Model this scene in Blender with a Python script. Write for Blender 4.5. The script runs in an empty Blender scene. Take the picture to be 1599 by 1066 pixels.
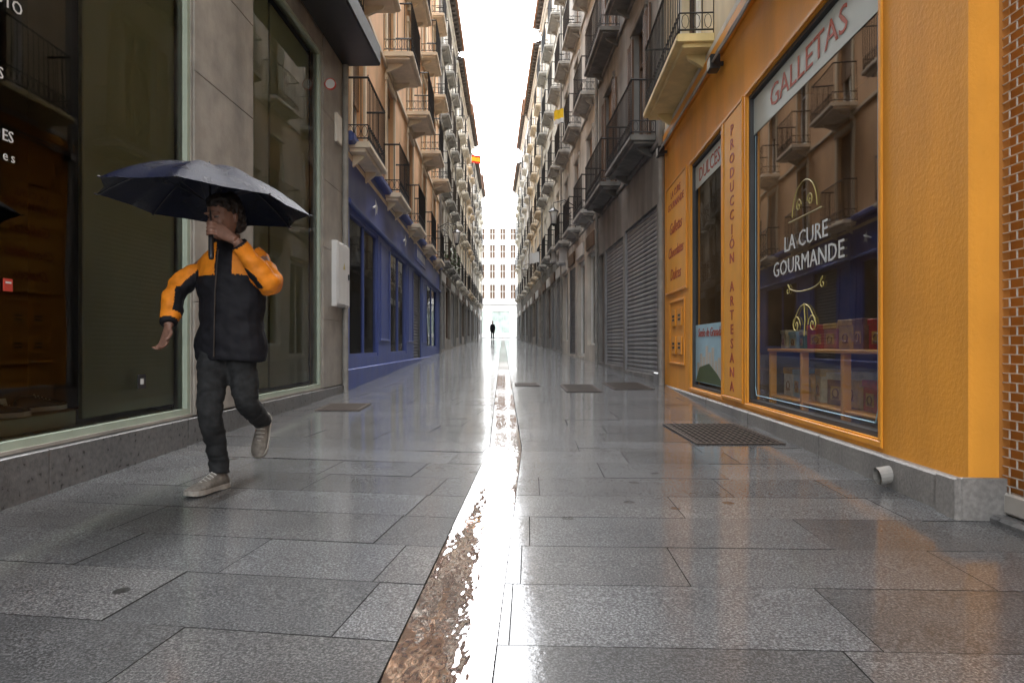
import bpy, bmesh, math, random
from mathutils import Vector, Matrix, noise
random.seed(7)
R=math.radians; PI=math.pi
sc=bpy.context.scene; COL=sc.collection
FP=1066.0; SL=25/FP
def gz(y): return SL*max(-8.0,min(y,95.0))
def W(px,py,Y): return Vector(((px-785)/FP*Y, Y, .9-(py-540)/FP*Y))

# ---------------------------------------------------------------- materials
def nt(name):
    m=bpy.data.materials.new(name); m.use_nodes=True
    n=m.node_tree; b=n.nodes['Principled BSDF']; return m,n,b
def N(n,t,**k):
    x=n.nodes.new(t)
    for a,v in k.items(): setattr(x,a,v)
    return x
def c4(c): return (c[0],c[1],c[2],1)
def ramp(n,fac,stops):
    r=N(n,'ShaderNodeValToRGB'); el=r.color_ramp.elements
    while len(el)<len(stops): el.new(.5)
    for e,(p,c) in zip(el,stops): e.position=p; e.color=c4(c) if len(c)==3 else c
    n.links.new(fac,r.inputs[0]); return r
def noise_n(n,co,scale,detail=4,stretch=None,rough=.55):
    if stretch:
        mp=N(n,'ShaderNodeMapping'); mp.inputs['Scale'].default_value=stretch; n.links.new(co,mp.inputs[0]); co=mp.outputs[0]
    t=N(n,'ShaderNodeTexNoise'); t.inputs['Scale'].default_value=scale; t.inputs['Detail'].default_value=detail; t.inputs['Roughness'].default_value=rough
    n.links.new(co,t.inputs['Vector']); return t
def mul(n,a,b,fac=1.0,mode='MULTIPLY'):
    m=N(n,'ShaderNodeMix',data_type='RGBA',blend_type=mode); m.inputs[0].default_value=fac
    n.links.new(a,m.inputs[6]); n.links.new(b,m.inputs[7]); return m.outputs[2]
def mat(name,c,var=.25,scale=4,rough=.6,bump=0.0,bscale=40,metal=0,coat=0,coatr=.05,streak=0.0,stretch=None,spec=.5,c2=None):
    m,n,b=nt(name)
    tc=N(n,'ShaderNodeTexCoord'); co=tc.outputs['Object']
    t=noise_n(n,co,scale,4,stretch)
    hi=c2 if c2 else tuple(min(1,x*(1+var)) for x in c); lo=tuple(x*(1-var) for x in c)
    col=ramp(n,t.outputs[0],[(.3,lo),(.7,hi)]).outputs[0]
    if streak>0:
        s=noise_n(n,co,1.0,4,(2.2,2.2,.22))
        r=ramp(n,s.outputs[0],[(.42,(1,1,1)),(.72,(1-streak,1-streak*.97,1-streak*.93))]); col=mul(n,col,r.outputs[0])
    n.links.new(col,b.inputs['Base Color'])
    rr=N(n,'ShaderNodeMapRange'); rr.inputs['To Min'].default_value=max(0,rough-.1); rr.inputs['To Max'].default_value=min(1,rough+.12)
    n.links.new(t.outputs[0],rr.inputs[0]); n.links.new(rr.outputs[0],b.inputs['Roughness'])
    b.inputs['Metallic'].default_value=metal; b.inputs['Coat Weight'].default_value=coat; b.inputs['Coat Roughness'].default_value=coatr
    b.inputs['Specular IOR Level'].default_value=spec
    if bump>0:
        bt=noise_n(n,co,bscale,4); bp=N(n,'ShaderNodeBump'); bp.inputs['Strength'].default_value=bump; bp.inputs['Distance'].default_value=.01
        n.links.new(bt.outputs[0],bp.inputs['Height']); n.links.new(bp.outputs[0],b.inputs['Normal'])
    return m
def glass(name,tint,boost=1.6,rough=.02,base=.03,ior=1.5,bs=.04):
    m=bpy.data.materials.new(name); m.use_nodes=True; n=m.node_tree; n.nodes.clear()
    o=N(n,'ShaderNodeOutputMaterial'); mx=N(n,'ShaderNodeMixShader'); tr=N(n,'ShaderNodeBsdfTransparent'); gl=N(n,'ShaderNodeBsdfGlossy')
    tr.inputs[0].default_value=c4(tint); gl.inputs['Roughness'].default_value=rough
    fr=N(n,'ShaderNodeFresnel'); fr.inputs[0].default_value=ior
    ma=N(n,'ShaderNodeMath',operation='MULTIPLY_ADD',use_clamp=True); ma.inputs[1].default_value=boost; ma.inputs[2].default_value=base
    tc=N(n,'ShaderNodeTexCoord'); t=noise_n(n,tc.outputs['Object'],.9,1); bp=N(n,'ShaderNodeBump'); bp.inputs['Strength'].default_value=bs; bp.inputs['Distance'].default_value=.05
    n.links.new(t.outputs[0],bp.inputs['Height']); n.links.new(bp.outputs[0],gl.inputs['Normal'])
    n.links.new(fr.outputs[0],ma.inputs[0]); n.links.new(ma.outputs[0],mx.inputs[0]); n.links.new(tr.outputs[0],mx.inputs[1]); n.links.new(gl.outputs[0],mx.inputs[2])
    n.links.new(mx.outputs[0],o.inputs[0]); return m
M={}
M['shopglass']=glass('shop glass',(.80,.80,.76),.34,base=.0)
M['greenglass']=glass('green shop glass',(.86,.94,.88),1.05,base=.0)
M['pane']=mat('dark pane',(.035,.04,.045),.4,2,.10,spec=.7)
M['iron']=mat('black iron',(.020,.020,.022),.3,20,.45)
M['oldiron']=mat('rusty iron',(.035,.026,.02),.4,15,.6)
M['peach']=mat('peach render',(.76,.45,.24),.12,1.5,.8,.15,60,streak=.22)
M['peach2']=mat('pale ochre render',(.76,.62,.44),.12,1.5,.8,.15,60,streak=.25)
M['cream']=mat('cream render',(.76,.72,.62),.12,1.5,.8,.15,60,streak=.3)
M['white']=mat('white render',(.79,.78,.76),.1,1.5,.8,.1,60,streak=.22)
M['palebuild']=mat('pale stone cladding',(.83,.83,.82),.04,1.5,.7)
M['greystone']=mat('dirty grey render',(.23,.22,.205),.25,1.2,.8,.3,50,streak=.5)
M['brownstone']=mat('brown render',(.30,.27,.235),.25,1.2,.8,.3,50,streak=.45)
M['beige']=mat('beige render',(.56,.52,.45),.18,1.2,.8,.2,50,streak=.35)
M['greybeige']=mat('grey beige render',(.54,.52,.47),.18,1.2,.8,.2,50,streak=.4)
M['yellow']=mat('yellow render',(.72,.60,.40),.12,1.2,.8,.2,50,streak=.3)
M['trim']=mat('cream trim',(.74,.70,.62),.12,3,.7,streak=.22)
M['darktrim']=mat('dark stone trim',(.19,.18,.165),.3,3,.75,.3,streak=.4)
M['midtrim']=mat('grey stone trim',(.46,.445,.41),.2,3,.75,.2,streak=.35)
M['yslab']=mat('yellow cream slab',(.80,.63,.30),.12,3,.7,streak=.2)
M['peachslab']=mat('pale peach slab',(.78,.66,.50),.12,3,.7,streak=.22)
M['wood']=mat('brown wood',(.12,.065,.035),.3,3,.5,stretch=(8,8,1))
M['whitewood']=mat('white paint wood',(.70,.70,.68),.08,3,.45)
M['blind']=mat('wooden blind',(.27,.17,.10),.3,3,.6)
M['eave']=mat('dark eave wood',(.11,.095,.085),.3,4,.7)
M['rooftile']=mat('clay roof tile',(.32,.17,.10),.3,6,.8)
M['stone']=mat('limestone pier',(.33,.305,.27),.22,5,.42,.2,60,streak=.35)
M['plinth']=mat('grey granite plinth',(.12,.12,.12),.35,30,.3,.2,90,streak=.3,coat=.3)
M['plinthlight']=mat('pale granite plinth',(.25,.235,.22),.25,40,.4,.2,90,streak=.45)
M['blue']=mat('blue paint',(.055,.085,.29),.12,3,.45,.05,30,streak=.2)
M['orange']=mat('orange render',(.84,.35,.035),.10,1.6,.6,.35,35,streak=.20)
M['orangewood']=mat('orange painted wood',(.80,.33,.03),.1,3,.4,streak=.15)
M['orangeboard']=mat('orange sign board',(.86,.40,.055),.08,3,.5,spec=.3)
M['shelfwood']=mat('orange shelf wood',(.70,.32,.05),.08,3,.45)
M['shutter']=mat('grey roller shutter',(.26,.26,.265),.15,2,.45,metal=.1,streak=.35)
M['shutterdark']=mat('dark roller shutter',(.13,.13,.135),.2,2,.45,metal=.1,streak=.3)
M['alu']=mat('aluminium',(.50,.50,.49),.1,5,.45,metal=.3)
M['greenframe']=mat('pale green frame',(.36,.42,.34),.1,5,.35)
M['greenpanel']=mat('pale green panel',(.42,.46,.385),.22,.5,.4,c2=(.50,.54,.45))
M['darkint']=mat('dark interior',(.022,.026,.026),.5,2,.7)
M['brownint']=mat('warm dark interior',(.15,.085,.04),.6,1.5,.6)
M['darkwall']=mat('dark shop wall',(.05,.05,.052),.4,1.5,.5)
M['whitebox']=mat('white enamel',(.66,.66,.65),.05,4,.4,streak=.15)
M['black']=mat('black plastic',(.018,.018,.02),.3,10,.4)
M['red']=mat('red paint',(.50,.05,.03),.1,10,.5)
M['redletter']=mat('brick red letter',(.42,.055,.02),.05,10,.5)
M['whiteletter']=mat('white letter',(.60,.61,.60),.03,10,.5)
M['yellowletter']=mat('gold letter',(.48,.40,.13),.05,10,.5)
M['paleband']=mat('frosted pale band',(.50,.56,.54),.05,4,.4)
M['poster']=mat('pale blue poster',(.36,.56,.66),.1,4,.5)
M['flagyellow']=mat('flag yellow cloth',(.85,.55,.02),.1,10,.8)
M['flagred']=mat('flag red cloth',(.65,.03,.02),.1,10,.8)
M['leaf']=mat('leaf',(.06,.10,.03),.4,20,.5)
M['terracotta']=mat('terracotta',(.40,.17,.08),.2,10,.7)
M['grate']=mat('rusty iron grate',(.06,.045,.036),.4,25,.65,spec=.2)
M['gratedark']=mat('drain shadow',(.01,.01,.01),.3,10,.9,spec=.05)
M['lampglass']=mat('milky lamp glass',(.75,.74,.70),.03,10,.25)
M['drainpipe']=mat('grey downpipe',(.27,.26,.24),.2,6,.5)

def granite(name,c1,c2,tone=True,spk=120,coat=1.0,rlo=.03,rhi=.15,cb=.22,k1=.35,k2=1.9):
    m,n,b=nt(name)
    tc=N(n,'ShaderNodeTexCoord'); co=tc.outputs['Object']
    sp=noise_n(n,co,spk,2,rough=.8)
    col=ramp(n,sp.outputs[0],[(.36,tuple(x*k1 for x in c1)),(.47,c1),(.56,c2),(.68,tuple(min(1,x*k2) for x in c2))]).outputs[0]
    if tone:
        at=N(n,'ShaderNodeAttribute',attribute_name='tone'); col=mul(n,col,at.outputs['Color'])
    st=noise_n(n,co,1.3,6,rough=.65); col=mul(n,col,ramp(n,st.outputs[0],[(.38,(.66,.66,.67)),(.62,(1.12,1.12,1.12))]).outputs[0])
    vo=N(n,'ShaderNodeTexVoronoi'); vo.inputs['Scale'].default_value=2.3; n.links.new(co,vo.inputs['Vector'])
    dn=noise_n(n,co,22,3); ad=N(n,'ShaderNodeMath',operation='MULTIPLY_ADD'); ad.inputs[1].default_value=.07; n.links.new(dn.outputs[0],ad.inputs[0]); n.links.new(vo.outputs['Distance'],ad.inputs[2])
    col=mul(n,col,ramp(n,ad.outputs[0],[(.095,(.15,.15,.15)),(.11,(1,1,1))]).outputs[0])
    n.links.new(col,b.inputs['Base Color'])
    b.inputs['Roughness'].default_value=.5; b.inputs['Specular IOR Level'].default_value=.3
    wt=noise_n(n,co,2.3,6,rough=.65); cr=ramp(n,wt.outputs[0],[(.38,(rlo,)*3),(.62,(rhi,)*3)])
    n.links.new(cr.outputs[0],b.inputs['Coat Roughness'])
    b.inputs['Coat Weight'].default_value=coat; b.inputs['Coat IOR'].default_value=1.46
    bn=noise_n(n,co,spk*.8,3); bp=N(n,'ShaderNodeBump'); bp.inputs['Strength'].default_value=.4; bp.inputs['Distance'].default_value=.002
    n.links.new(bn.outputs[0],bp.inputs['Height']); n.links.new(bp.outputs[0],b.inputs['Normal'])
    b2=noise_n(n,co,42,3,rough=.6); bq=N(n,'ShaderNodeBump'); bq.inputs['Strength'].default_value=cb; bq.inputs['Distance'].default_value=.002
    n.links.new(b2.outputs[0],bq.inputs['Height']); n.links.new(bq.outputs[0],b.inputs['Coat Normal'])
    return m
M['granite']=granite('wet granite slab',(.052,.053,.056),(.108,.110,.113))
M['redgranite']=granite('wet red granite',(.075,.028,.014),(.17,.070,.036),False,80,coat=.0,k1=.2,k2=1.8)
M['groundm']=mat('mortar ground',(.035,.035,.035),.3,8,.9,.3,60,spec=.1)

# ---------------------------------------------------------------- mesh builder
class Fr:
    def __init__(s,root,sgn,z0): s.root=root; s.sgn=sgn; s.z0=z0
class MB:
    def __init__(s,fr=None): s.v=[];s.f=[];s.m=[];s.s=[];s.fr=fr;s.cur=0;s.sm=False
    def P(s,p):
        if s.fr: return (p[0], s.fr.sgn*p[1], p[2]-s.fr.z0)
        return (p[0],p[1],p[2])
    def add(s,pts,faces):
        b=len(s.v); s.v+=[s.P(p) for p in pts]
        for f in faces: s.f.append([b+i for i in f]); s.m.append(s.cur); s.s.append(s.sm)
    def poly(s,pts): s.add(pts,[list(range(len(pts)))])
    def box(s,a0,a1,b0,b1,c0,c1):
        p=[(x,y,z) for x in (a0,a1) for y in (b0,b1) for z in (c0,c1)]
        s.add(p,[(0,1,3,2),(4,6,7,5),(0,4,5,1),(2,3,7,6),(0,2,6,4),(1,5,7,3)])
    def cham(s,a0,a1,b0,b1,c0,c1,e=.01):
        p=[(a0,b0,c0),(a1,b0,c0),(a1,b0,c1),(a0,b0,c1),(a0,b1-e,c0),(a1,b1-e,c0),(a1,b1-e,c1),(a0,b1-e,c1),(a0+e,b1,c0+e),(a1-e,b1,c0+e),(a1-e,b1,c1-e),(a0+e,b1,c1-e)]
        s.add(p,[(0,1,2,3),(0,4,5,1),(1,5,6,2),(2,6,7,3),(3,7,4,0),(4,8,9,5),(5,9,10,6),(6,10,11,7),(7,11,8,4),(8,11,10,9)])
    def tube(s,pts,r,n=6,closed=False,rads=None,ref=None,caps=True):
        pts=[Vector(p) for p in pts]; k=len(pts); rings=[]
        a=None
        for i in range(k):
            if closed: t=(pts[(i+1)%k]-pts[i-1])
            else: t=pts[min(i+1,k-1)]-pts[max(i-1,0)]
            if t.length<1e-9: t=Vector((0,0,1))
            t.normalize()
            if a is None:
                a=Vector(ref) if ref else (Vector((1,0,0)) if abs(t.x)<.8 else Vector((0,1,0)))
            elif ref: a=Vector(ref)
            a=a-t*a.dot(t); a.normalize(); b=t.cross(a)
            ra=rb=(rads[i] if rads else r)
            if isinstance(ra,(tuple,list)): ra,rb=ra
            rings.append([pts[i]+a*math.cos(2*PI*j/n)*ra+b*math.sin(2*PI*j/n)*rb for j in range(n)])
        vs=[tuple(p) for rg in rings for p in rg]; fs=[]
        for i in range(k if closed else k-1):
            i2=(i+1)%k
            for j in range(n): j2=(j+1)%n; fs.append((i*n+j,i*n+j2,i2*n+j2,i2*n+j))
        if caps and not closed: fs.append(tuple(range(n))[::-1]); fs.append(tuple((k-1)*n+j for j in range(n)))
        s.add(vs,fs)
    def bar(s,p,q,w): s.tube([p,q],w*.7,4,caps=False)
    def ell(s,c,r,n=14,k=8,rot=None):
        vs=[];fs=[]
        for i in range(1,k):
            ph=PI*i/k
            for j in range(n):
                th=2*PI*j/n; d=Vector((r[0]*math.sin(ph)*math.cos(th),r[1]*math.sin(ph)*math.sin(th),r[2]*math.cos(ph)))
                if rot: d=rot@d
                vs.append(tuple(Vector(c)+d))
        top=Vector((0,0,r[2])); 
        if rot: top=rot@top
        vs.append(tuple(Vector(c)+top)); vs.append(tuple(Vector(c)-top)); T=len(vs)-2
        for i in range(k-2):
            for j in range(n): j2=(j+1)%n; fs.append((i*n+j,(i+1)*n+j,(i+1)*n+j2,i*n+j2))
        for j in range(n): j2=(j+1)%n; fs.append((T,j,j2)); fs.append((T+1,(k-2)*n+j2,(k-2)*n+j))
        s.add(vs,fs)
    def lathe(s,c,prof,n=16):
        vs=[];fs=[];k=len(prof)
        for r,z in prof:
            for j in range(n): vs.append((c[0]+r*math.cos(2*PI*j/n),c[1]+r*math.sin(2*PI*j/n),c[2]+z))
        for i in range(k-1):
            for j in range(n): j2=(j+1)%n; fs.append((i*n+j,i*n+j2,(i+1)*n+j2,(i+1)*n+j))
        s.add(vs,fs)
    def mesh(s,name,mats):
        me=bpy.data.meshes.new(name); me.from_pydata(s.v,[],s.f)
        for m in (mats if isinstance(mats,(list,tuple)) else [mats]): me.materials.append(m)
        me.polygons.foreach_set('material_index',s.m); me.polygons.foreach_set('use_smooth',s.s)
        bm=bmesh.new(); bm.from_mesh(me); bmesh.ops.recalc_face_normals(bm,faces=bm.faces); bm.to_mesh(me); bm.free(); me.update()
        return me
    def build(s,name,mats,parent=None,loc=None):
        o=bpy.data.objects.new(name,s.mesh(name,mats)); COL.objects.link(o)
        if parent: o.parent=parent
        if loc: o.location=loc
        return o
    def text(s,txt,uc,vc,zc,size,d=-1,ext=.0015,align='CENTER',shear=0,sx=1.0,bold=0.0):
        cu=bpy.data.curves.new('t','FONT'); cu.body=txt; cu.size=size; cu.align_x=align; cu.align_y='CENTER'; cu.extrude=ext; cu.resolution_u=2; cu.shear=shear; cu.offset=bold
        ob=bpy.data.objects.new('t',cu); COL.objects.link(ob); dg=bpy.context.evaluated_depsgraph_get(); dg.update()
        me=bpy.data.meshes.new_from_object(ob.evaluated_get(dg))
        s.add([(uc+d*v.co.x*sx,vc+v.co.z,zc+v.co.y) for v in me.vertices],[tuple(p.vertices) for p in me.polygons])
        bpy.data.objects.remove(ob); bpy.data.curves.remove(cu); bpy.data.meshes.remove(me)
def inst(name,me,parent,loc,rz=0):
    o=bpy.data.objects.new(name,me); COL.objects.link(o); o.parent=parent; o.location=loc; o.rotation_euler=(0,0,rz); return o
def tag(o,label,cat,group=None):
    o['label']=label; o['category']=cat
    if group: o['group']=group
    return o
def struct(o): o['kind']='structure'; return o
def empty(name,loc,rz=0):
    o=bpy.data.objects.new(name,None); COL.objects.link(o); o.location=loc; o.rotation_euler=(0,0,rz); o.empty_display_size=.2; return o

# ---------------------------------------------------------------- ground
g=MB()
g.poly([(-300,-60,gz(-8)-.02),(300,-60,gz(-8)-.02),(300,-8,gz(-8)-.02),(-300,-8,gz(-8)-.02)])
g.poly([(-300,-8,gz(-8)-.02),(300,-8,gz(-8)-.02),(300,95,gz(95)-.02),(-300,95,gz(95)-.02)])
g.poly([(-300,95,gz(95)-.02),(300,95,gz(95)-.02),(300,600,gz(95)-.02),(-300,600,gz(95)-.02)])
struct(g.build('ground',M['groundm']))

def clip(poly,a,b,c):
    out=[]
    for i in range(len(poly)):
        p=poly[i];q=poly[(i+1)%len(poly)]
        dp=a*p[0]+b*p[1]+c; dq=a*q[0]+b*q[1]+c
        if dp>=0: out.append(p)
        if (dp>=0)!=(dq>=0):
            t=dp/(dp-dq); out.append((p[0]+(q[0]-p[0])*t,p[1]+(q[1]-p[1])*t))
    return out
YB=5.2
def Lx(y): return -.318+.063*(y-1.74) if y<YB else -.10
def Rx(y): return -.028+.050*(y-1.74) if y<YB else .145
pv=MB(); tones=[]
def slab(poly,rng):
    if len(poly)<3: return
    A=0
    for i in range(len(poly)): p=poly[i];q=poly[(i+1)%len(poly)]; A+=p[0]*q[1]-q[0]*p[1]
    if abs(A)/2<.002: return
    cx=sum(p[0] for p in poly)/len(poly); cy=sum(p[1] for p in poly)/len(poly)
    dz=rng.uniform(-.0006,.0006); tx=rng.gauss(0,.0018); ty=rng.gauss(0,.0018)
    n=len(poly); vs=[]
    gap=.0035 if cy>6 else .0014
    for p in poly: vs.append((p[0],p[1],gz(p[1])-.018))
    for p in poly: vs.append((p[0],p[1],gz(p[1])-.0015+dz))
    for p in poly:
        d=Vector((cx-p[0],cy-p[1])); d=d.normalized()*min(gap,d.length*.3)
        x=p[0]+d.x;y=p[1]+d.y
        vs.append((x,y,gz(y)+dz+tx*(x-cx)+ty*(y-cy)))
    fs=[]
    for i in range(n):
        j=(i+1)%n; fs.append((i,j,n+j,n+i)); fs.append((n+i,n+j,2*n+j,2*n+i))
    t=rng.choice([.72,.85,.95,1.0,1.05,1.15,1.3])*rng.uniform(.94,1.06)
    w=rng.uniform(-.02,.02)
    pv.cur=1; b=len(pv.v); pv.add(vs,fs); pv.cur=0
    pv.f.append([b+2*n+i for i in range(n)]); pv.m.append(0); pv.s.append(False)
    tones.extend([(t*(1+w),t,t*(1-w),1)]*(len(fs)+1))
def slabs(ang,half,rowh,y0,y1):
    rng=random.Random(11 if half<0 else 5)
    ex=Vector((math.cos(ang),math.sin(ang))); ey=Vector((-math.sin(ang),math.cos(ang)))
    t=y0-1.5
    while t<y1+2.5:
        h=rowh*rng.choice([.95,1,1,1.05]); s=(t*math.sin(ang))/math.cos(ang)-3.8+rng.uniform(0,.9); s1=s+8.0
        while s<s1:
            l=rng.choice([.6,.75,.9,1.05,1.25])
            q=[]
            for a,b in ((s+.0012,t+.0012),(s+l-.0012,t+.0012),(s+l-.0012,t+h-.0012),(s+.0012,t+h-.0012)):
                p=ex*a+ey*b; q.append((p.x,p.y))
            s+=l
            q=clip(q,0,1,-y0); q=clip(q,0,-1,y1)
            if half<0:
                q=clip(q,-1,.063,-.318-.063*1.74-.002) if q else q
                q=clip(q,-1,0,-.102) if q else q
                if q: q=clip(q,1,0,3.3)
                if q: slab(q,rng)
            else:
                a=clip(q,0,-1,YB) if q else q
                if a: a=clip(a,1,-.050,.028+.050*1.74-.002); 
                if a: a=clip(a,-1,0,3.3)
                if a: slab(a,rng)
                b=clip(q,0,1,-YB) if q else q
                if b: b=clip(b,1,0,-.147)
                if b: b=clip(b,-1,0,3.3)
                if b: slab(b,rng)
        t+=h
slabs(-.15,-1,.44,-1.5,78)
slabs(-.04,1,.45,-1.5,78)
po=pv.build('pavement',[M['granite'],M['groundm']]); struct(po)
ca=po.data.color_attributes.new('tone','FLOAT_COLOR','CORNER')
for p in po.data.polygons:
    for li in p.loop_indices: ca.data[li].color=tones[p.index]

def chan(zoff,name,matr,wave):
    m=MB(); m.sm=True; vs=[];fs=[]
    ys=[]; y=-1.5
    while y<78:
        ys.append(y); y+= .3 if y<1.2 else (.008 if y<6 and wave else (.05 if y<12 else (.1 if y<20 else .6)))
    K=44 if wave else 16
    rings=[(-.10,2.45),(-.07,2.85),(-.16,2.2),(-.19,2.02),(-.13,2.62),(-.04,3.1)]
    for y in ys:
        l=Lx(y)+.002; r=Rx(y)-.002
        for k in range(K+1):
            f=k/K; x=l+(r-l)*f
            wob=.07*noise.noise(Vector((y*2.2,5,0)))+.04*noise.noise(Vector((y*9,1,0)))
            q=.30+wob
            if f<q: d=-.0040*math.sin(f/q*PI/2)
            else: d=-.0040
            if wave:
                d=d*.9
                e=min(1,min(f,1-f)*8)
                w=.00014*noise.noise(Vector((x*15,y*5,.3)))+.00028*noise.noise(Vector((x*38,y*16,2.3)))+.00022*noise.noise(Vector((x*80,y*42,4.3)))
                if 1.2<y<6:
                    for cx,cy in rings:
                        rr=math.hypot(x-cx,y-cy)
                        if rr<.08: w+=.00035*math.sin(rr*380)*math.exp(-rr*26)
                d+=w*e
            vs.append((x,y,gz(y)-.002+d+zoff))
    for i in range(len(ys)-1):
        for k in range(K): a=i*(K+1)+k; fs.append((a,a+1,a+K+2,a+K+1))
    m.add(vs,fs); return struct(m.build(name,matr))
chan(-.002,'drainage_channel',M['redgranite'],False)
wm=glass('rain water film',(.98,.96,.94),.62,.03,-.02,ior=1.33,bs=.0)
chan(.0015,'water',wm,True)

# ---------------------------------------------------------------- building system
def frame(name,p0,p1,sgn):
    d=Vector((p1[0]-p0[0],p1[1]-p0[1])); z0=gz(p0[1])
    root=empty(name,(p0[0],p0[1],z0),math.atan2(d.y,d.x)); f=Fr(root,sgn,z0); f.L=d.length; f.p0=p0; f.p1=p1
    f.U=lambda Y:(Y-p0[1])/(p1[1]-p0[1])*d.length if abs(p1[1]-p0[1])>.1 else (Y-p0[0])
    return f
def wallgrid(mb,u0,u1,z0,z1,ops,depth=.22,v=0.0):
    us=sorted({u0,u1,*[o[0] for o in ops],*[o[1] for o in ops]}); zs=sorted({z0,z1,*[o[2] for o in ops],*[o[3] for o in ops]})
    us=[u for u in us if u0<=u<=u1]; zs=[z for z in zs if z0<=z<=z1]
    for i in range(len(us)-1):
        run=None
        for j in range(len(zs)-1):
            um=(us[i]+us[i+1])/2; zm=(zs[j]+zs[j+1])/2
            hole=any(o[0]<um<o[1] and o[2]<zm<o[3] for o in ops)
            if not hole:
                if run is None: run=zs[j]
            if (hole or j==len(zs)-2) and run is not None:
                top=zs[j] if hole else zs[j+1]
                mb.poly([(us[i],v,run),(us[i+1],v,run),(us[i+1],v,top),(us[i],v,top)]); run=None
    for a,b,c,d in ops:
        q=v-depth
        mb.poly([(a,v,c),(a,q,c),(a,q,d),(a,v,d)]); mb.poly([(b,v,c),(b,v,d),(b,q,d),(b,q,c)])
        mb.poly([(a,v,d),(a,q,d),(b,q,d),(b,v,d)]); mb.poly([(a,v,c),(b,v,c),(b,q,c),(a,q,c)])
CACHE={}
def window_mesh(sgn,w,h,fm,tm,blind,trim=True):
    k=('w',sgn,w,h,fm,tm,blind,trim)
    if k in CACHE: return CACHE[k]
    f=Fr(None,sgn,0); m=MB(f); m.cur=0; t=.06; v0,v1=-.16,-.11
    m.box(-w/2,-w/2+t,v0,v1,0,h); m.box(w/2-t,w/2,v0,v1,0,h); m.box(-w/2+t,w/2-t,v0,v1,h-t,h); m.box(-w/2+t,w/2-t,v0,v1,0,.3)
    m.box(-.035,.035,v0,v1+.008,.3,h-t); m.box(-w/2+t,-.035,v0,v1,h*.72,h*.72+.05); m.box(.035,w/2-t,v0,v1,h*.72,h*.72+.05)
    if blind>0:
        m.cur=2; b=h-t-blind*h; z=h-.01; 
        while z>b: m.cham(-w/2+.01,w/2-.01,-.09,-.065,z-.045,z,.006); z-=.047
    if trim:
        m.cur=1; e=.13
        m.cham(-w/2-e,-w/2,.002,.04,-.0,h,.012); m.cham(w/2,w/2+e,.002,.04,0,h,.012); m.cham(-w/2-e-.03,w/2+e+.03,.002,.06,h,h+.14,.02)
    a=m.mesh('window',[M[fm],M[tm],M['blind']])
    p=MB(f); p.poly([(-w/2+t/2,-.14,.1),(w/2-t/2,-.14,.1),(w/2-t/2,-.14,h-t/2),(-w/2+t/2,-.14,h-t/2)])
    b=p.mesh('pane',M['pane']); CACHE[k]=(a,b); return a,b
def balcony_mesh(sgn,w,d,sm,rm,orn,hr=.98,thick=.09):
    k=('b',sgn,w,d,sm,rm,orn,hr)
    if k in CACHE: return CACHE[k]
    f=Fr(None,sgn,0); m=MB(f)
    m.cham(-w/2,w/2,.0,d,-thick,0,.02)
    m.cham(-w/2+.06,w/2-.06,.0,d-.07,-thick-.05,-thick-.001,.02)
    for s in (-1,1):
        u=s*(w/2-.3)
        pr=[(0,-thick-.24),(.05,-thick-.22),(d*.55,-thick-.10),(d*.6,-thick-.051),(0,-thick-.051)]
        n=len(pr); vs=[(u-.035,a,b) for a,b in pr]+[(u+.035,a,b) for a,b in pr]
        m.add(vs,[tuple(range(n)),tuple(range(n,2*n))]+[(i,(i+1)%n,n+(i+1)%n,n+i) for i in range(n)])
    a=m.mesh('balcony',M[sm])
    r=MB(f); e=.04; W2=w/2-e; D=d-e
    def side(p,q,ns):
        P=Vector(p);Q=Vector(q)
        for z,t in ((.06,.012),(hr,.018)) + (((.26,.010),) if orn else ()):
            r.tube([P+Vector((0,0,z)),Q+Vector((0,0,z))],t,4)
        for i in range(ns+1):
            x=P+(Q-P)*(i/ns); r.bar(x+Vector((0,0,0.0 if i in(0,ns) else .06)),x+Vector((0,0,hr+(.04 if i in (0,ns) else 0))),.010 if orn else .011)
            if orn and i<ns:
                c=P+(Q-P)*((i+.5)/ns)+Vector((0,0,.16)); dr=(Q-P).normalized()
                if orn<3 or i%2==0: r.tube([c+dr*math.cos(t*PI/4)*.042+Vector((0,0,math.sin(t*PI/4)*.085)) for t in range(8)],.005,3,closed=True)
    pitch=.115 if orn else .16
    side((-W2,D,0),(W2,D,0),max(4,int(2*W2/pitch)))
    for s in (-1,1): side((s*W2,.0,0),(s*W2,D,0),max(3,int(D/pitch)))
    b=r.mesh('railing',M[rm]); CACHE[k]=(a,b); return a,b
def put_window(f,uc,z,w,h,fm,tm,blind):
    a,b=window_mesh(f.sgn,w,h,fm,tm,blind,True)
    o=inst('window',a,f.root,(uc,0,z-f.z0)); inst('pane',b,o,(0,0,0))
def put_balcony(f,uc,z,w,d,sm,rm,orn):
    a,b=balcony_mesh(f.sgn,w,d,sm,rm,orn)
    o=inst('balcony',a,f.root,(uc,0.003*f.sgn,z-f.z0)); inst('railing',b,o,(0,0,0)); return o
def shutter(f,u0,u1,z0,z1,mt='shutter',v=-.12):
    m=MB(f); z=z0; h=.085; pts=[]
    while z<z1-.001:
        zz=min(z+h,z1)
        for a,b in ((0,0),(.12,.02),(.5,.028),(.88,.02)): pts.append((v+b,z+(zz-z)*a))
        z=zz
    pts.append((v,z1)); n=len(pts)
    m.add([(u0,a,b) for a,b in pts]+[(u1,a,b) for a,b in pts],[(i,i+1,n+i+1,n+i) for i in range(n-1)])
    m.box(u0,u1,v-.02,v+.035,z0-.0,z0+.06)
    m.box(u0,u0+.05,v-.03,v+.06,z0,z1); m.box(u1-.05,u1,v-.03,v+.06,z0,z1)
    return m.build('roller_shutter',M[mt],f.root)
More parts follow.
